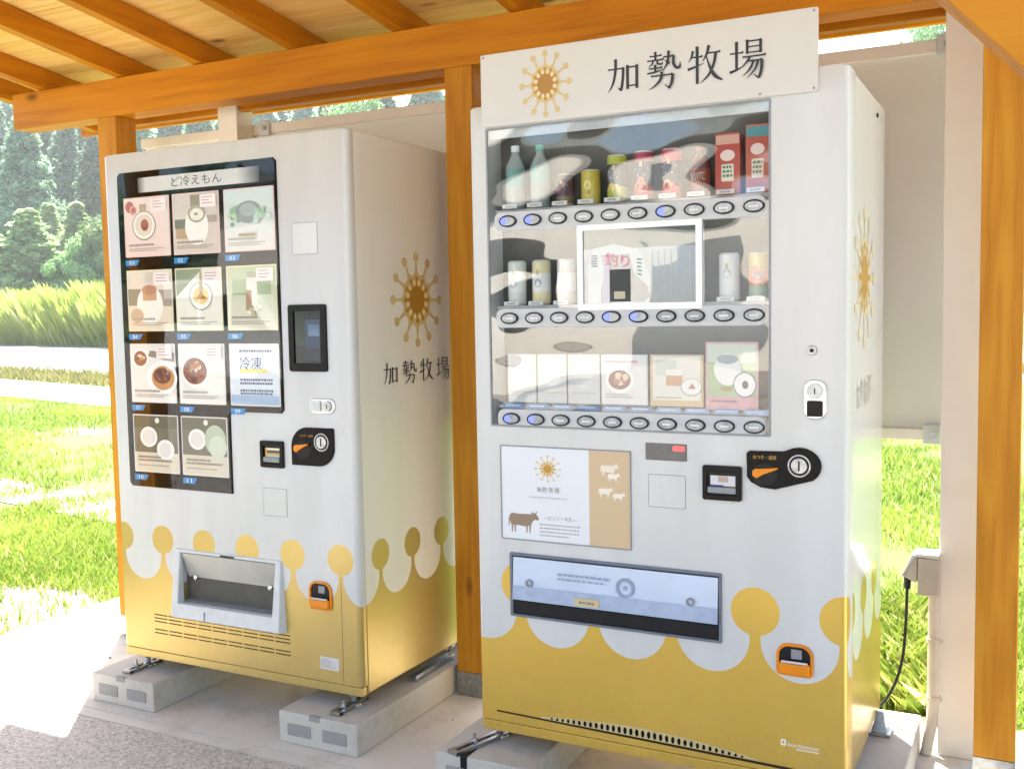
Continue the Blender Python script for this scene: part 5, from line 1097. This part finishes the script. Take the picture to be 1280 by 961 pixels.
# ---------------------------------------------------------------- power outlet, conduit, cable
t = thing('power_outlet', (2.61, .68, GZ), 'beige outdoor power outlet box on a conduit beside the right white post', 'outlet')
b = MB(); x0_, x1_ = 2.522, 2.622
P = [(x0_+.042, .335), (x1_, .335), (x1_, .445), (x0_+.042, .447)]
b.prism(P, .625, .705); b.build('box', 'beige', t, bevel=.004)
b = MB(); b.prism([(x0_, .385), (x0_+.012, .383), (x0_+.030, .372), (x0_+.041, .372), (x0_+.041, .448), (x0_+.030, .446)], .628, .702); b.build('cover', 'beige', t, bevel=.004)
b = MB(); b.prism([(x0_-.004, .388), (x0_+.0, .386), (x0_+.034, .4475), (x0_+.05, .450), (x1_, .447), (x1_, .457), (x0_+.04, .457), (x0_+.026, .452)], .620, .710); b.build('rain_hood', 'white', t, bevel=.003)
b = MB(); b.tube([(2.607, .665, .337), (2.607, .665, .0), (2.604, .665, -.06), (2.594, .66, -.12), (2.590, .655, GZ)], .0165, 14); b.build('conduit', 'pvc', t)
for z in (.195, .02): b = MB(); b.tube([(2.607, .665, z-.007), (2.607, .665, z+.007)], .0205, 14); b.box(2.607, 2.632, .66, .672, z-.006, z+.006); b.build('conduit_clip', 'pvc', t)
b = MB(); P = [(2.534, .655, .375), (2.533, .655, .33), (2.531, .65, .24), (2.524, .645, .14), (2.508, .63, .07), (2.484, .61, .02), (2.462, .60, -.005), (2.44, .595, -.012)]
Q = []
for i in range(len(P)-1):
    p0, p1, p2, p3 = [Vector(P[max(0, min(len(P)-1, i+k))]) for k in (-1, 0, 1, 2)]
    for k in range(5): s_ = k/5; Q.append(.5*((2*p1)+(p2-p0)*s_+(2*p0-5*p1+4*p2-p3)*s_*s_+(3*p1-p0-3*p2+p3)*s_**3))
b.tube(Q+[Vector(P[-1])], .0045, 10); b.tube([(2.534, .655, .385), (2.534, .655, .345)], [.011, .009], 12); tag(b.build('power_cable', 'rubber'), 'black power cable hanging from the outlet to the drinks machine', 'cable')

# ---------------------------------------------------------------- things behind the camera that the glass reflects
def van(x, y, rot, label, colr='#e9ebec'):
    t = thing('parked_van', (x, y, GZ), label, 'van'); paint = plain('van_paint', colr, .2, coat=.6, var=.01); gl = plain('van_window', '#101418', .06)
    ca, sa = math.cos(rot), math.sin(rot)
    def T(mb): mb.v = [(x+p[0]*ca-p[1]*sa, y+p[0]*sa+p[1]*ca, p[2]+GZ) for p in mb.v]; return mb
    b = MB(); side = [(-1.7, .35), (1.62, .35), (1.7, .6), (1.66, .95), (1.28, 1.08), (.85, 1.78), (.6, 1.88), (-1.55, 1.88), (-1.7, 1.7)]; b.prism(side, -.72, .72); T(b); b.build('body', paint, t, bevel=.05, segs=3)
    for s_ in (-1, 1):
        for P in ([(-1.5, 1.15), (-.6, 1.15), (-.6, 1.65), (-1.5, 1.65)], [(-.5, 1.15), (.3, 1.15), (.3, 1.65), (-.5, 1.65)], [(.4, 1.15), (1.1, 1.12), (.78, 1.65), (.4, 1.65)]):
            b = MB(); b.prism(P, s_*.724-.002, s_*.724+.002); T(b); b.build('window', gl, t)
        for xx in (-1.1, 1.1):
            b = MB(); b.tube([(xx, s_*.58, .28), (xx, s_*.74, .28)], .28, 20); T(b); wh = b.build('wheel', 'rubber', t); b = MB(); b.tube([(xx, s_*.735, .28), (xx, s_*.75, .28)], .16, 16); T(b); b.build('rim', 'zinc', wh)
    b = MB(); b.add([(1.30, -.6, 1.13), (1.30, .6, 1.13), (.90, .55, 1.75), (.90, -.55, 1.75)], [(0, 1, 2, 3)]); T(b); b.build('windscreen', gl, t)
    for s_ in (-1, 1): b = MB(); b.box(1.66, 1.71, s_*.55-.1, s_*.55+.1, .68, .86); T(b); b.build('headlight', 'chrome', t, bevel=.01)
van(-8.5, -10.5, .15, 'white van parked on the gravel lot, seen only in reflections'); van(-4.6, -9.0, 1.2, 'silver white van parked apart on the gravel lot, seen only in reflections', '#d9dcdf')
t = thing('farm_shed', (-5, -17, GZ), 'long white farm shed across the gravel lot, seen only in reflections', 'building')
b = MB(); b.prism([(-13, GZ), (3.5, GZ), (3.5, 3.3), (-13, 3.3)], -20, -14.5); b.build('wall', 'post_white', t)  # unseen white wall, sized and placed to whiten the window's reflections
b = MB(); v = [(-13.4, -20.4, 3.31), (3.9, -20.4, 3.31), (3.9, -14.0, 3.9), (-13.4, -14.0, 3.9)]; b.add(v+[(p[0], p[1], p[2]+.12) for p in v], [(3, 2, 1, 0), (4, 5, 6, 7), (0, 1, 5, 4), (1, 2, 6, 5), (2, 3, 7, 6), (3, 0, 4, 7)]); b.build('roof', 'galv', t)
for xd in (-9.5, -3.2): b = MB(); b.box(xd, xd+1.8, -14.53, -14.48, GZ, 2.4); b.build('door', 'grey', t)
for xd in (-6.5, .6): b = MB(); b.box(xd, xd+1.5, -14.53, -14.48, 1.2, 2.2); b.build('window', 'dark', t)

# ---------------------------------------------------------------- summer haze
b = MB(); b.box(-150, 60, -70, 150, -1.3, 32)
hz = b.build('haze', 'white', smooth=None); hz.data.materials.clear(); hm = bpy.data.materials.new('haze_air'); hm.use_nodes = True
for n_ in list(hm.node_tree.nodes):
    if n_.type != 'OUTPUT_MATERIAL': hm.node_tree.nodes.remove(n_)
pv = hm.node_tree.nodes.new('ShaderNodeVolumePrincipled'); pv.inputs['Color'].default_value = (.93, .97, 1, 1); pv.inputs['Density'].default_value = .0009; pv.inputs['Anisotropy'].default_value = .3
hm.node_tree.links.new(pv.outputs[0], [n_ for n_ in hm.node_tree.nodes if n_.type == 'OUTPUT_MATERIAL'][0].inputs['Volume']); hz.data.materials.append(hm); stuff(hz, 'pale summer haze over the whole place', 'haze')

for o in bpy.data.objects:
    if '_o' in o: del o['_o']
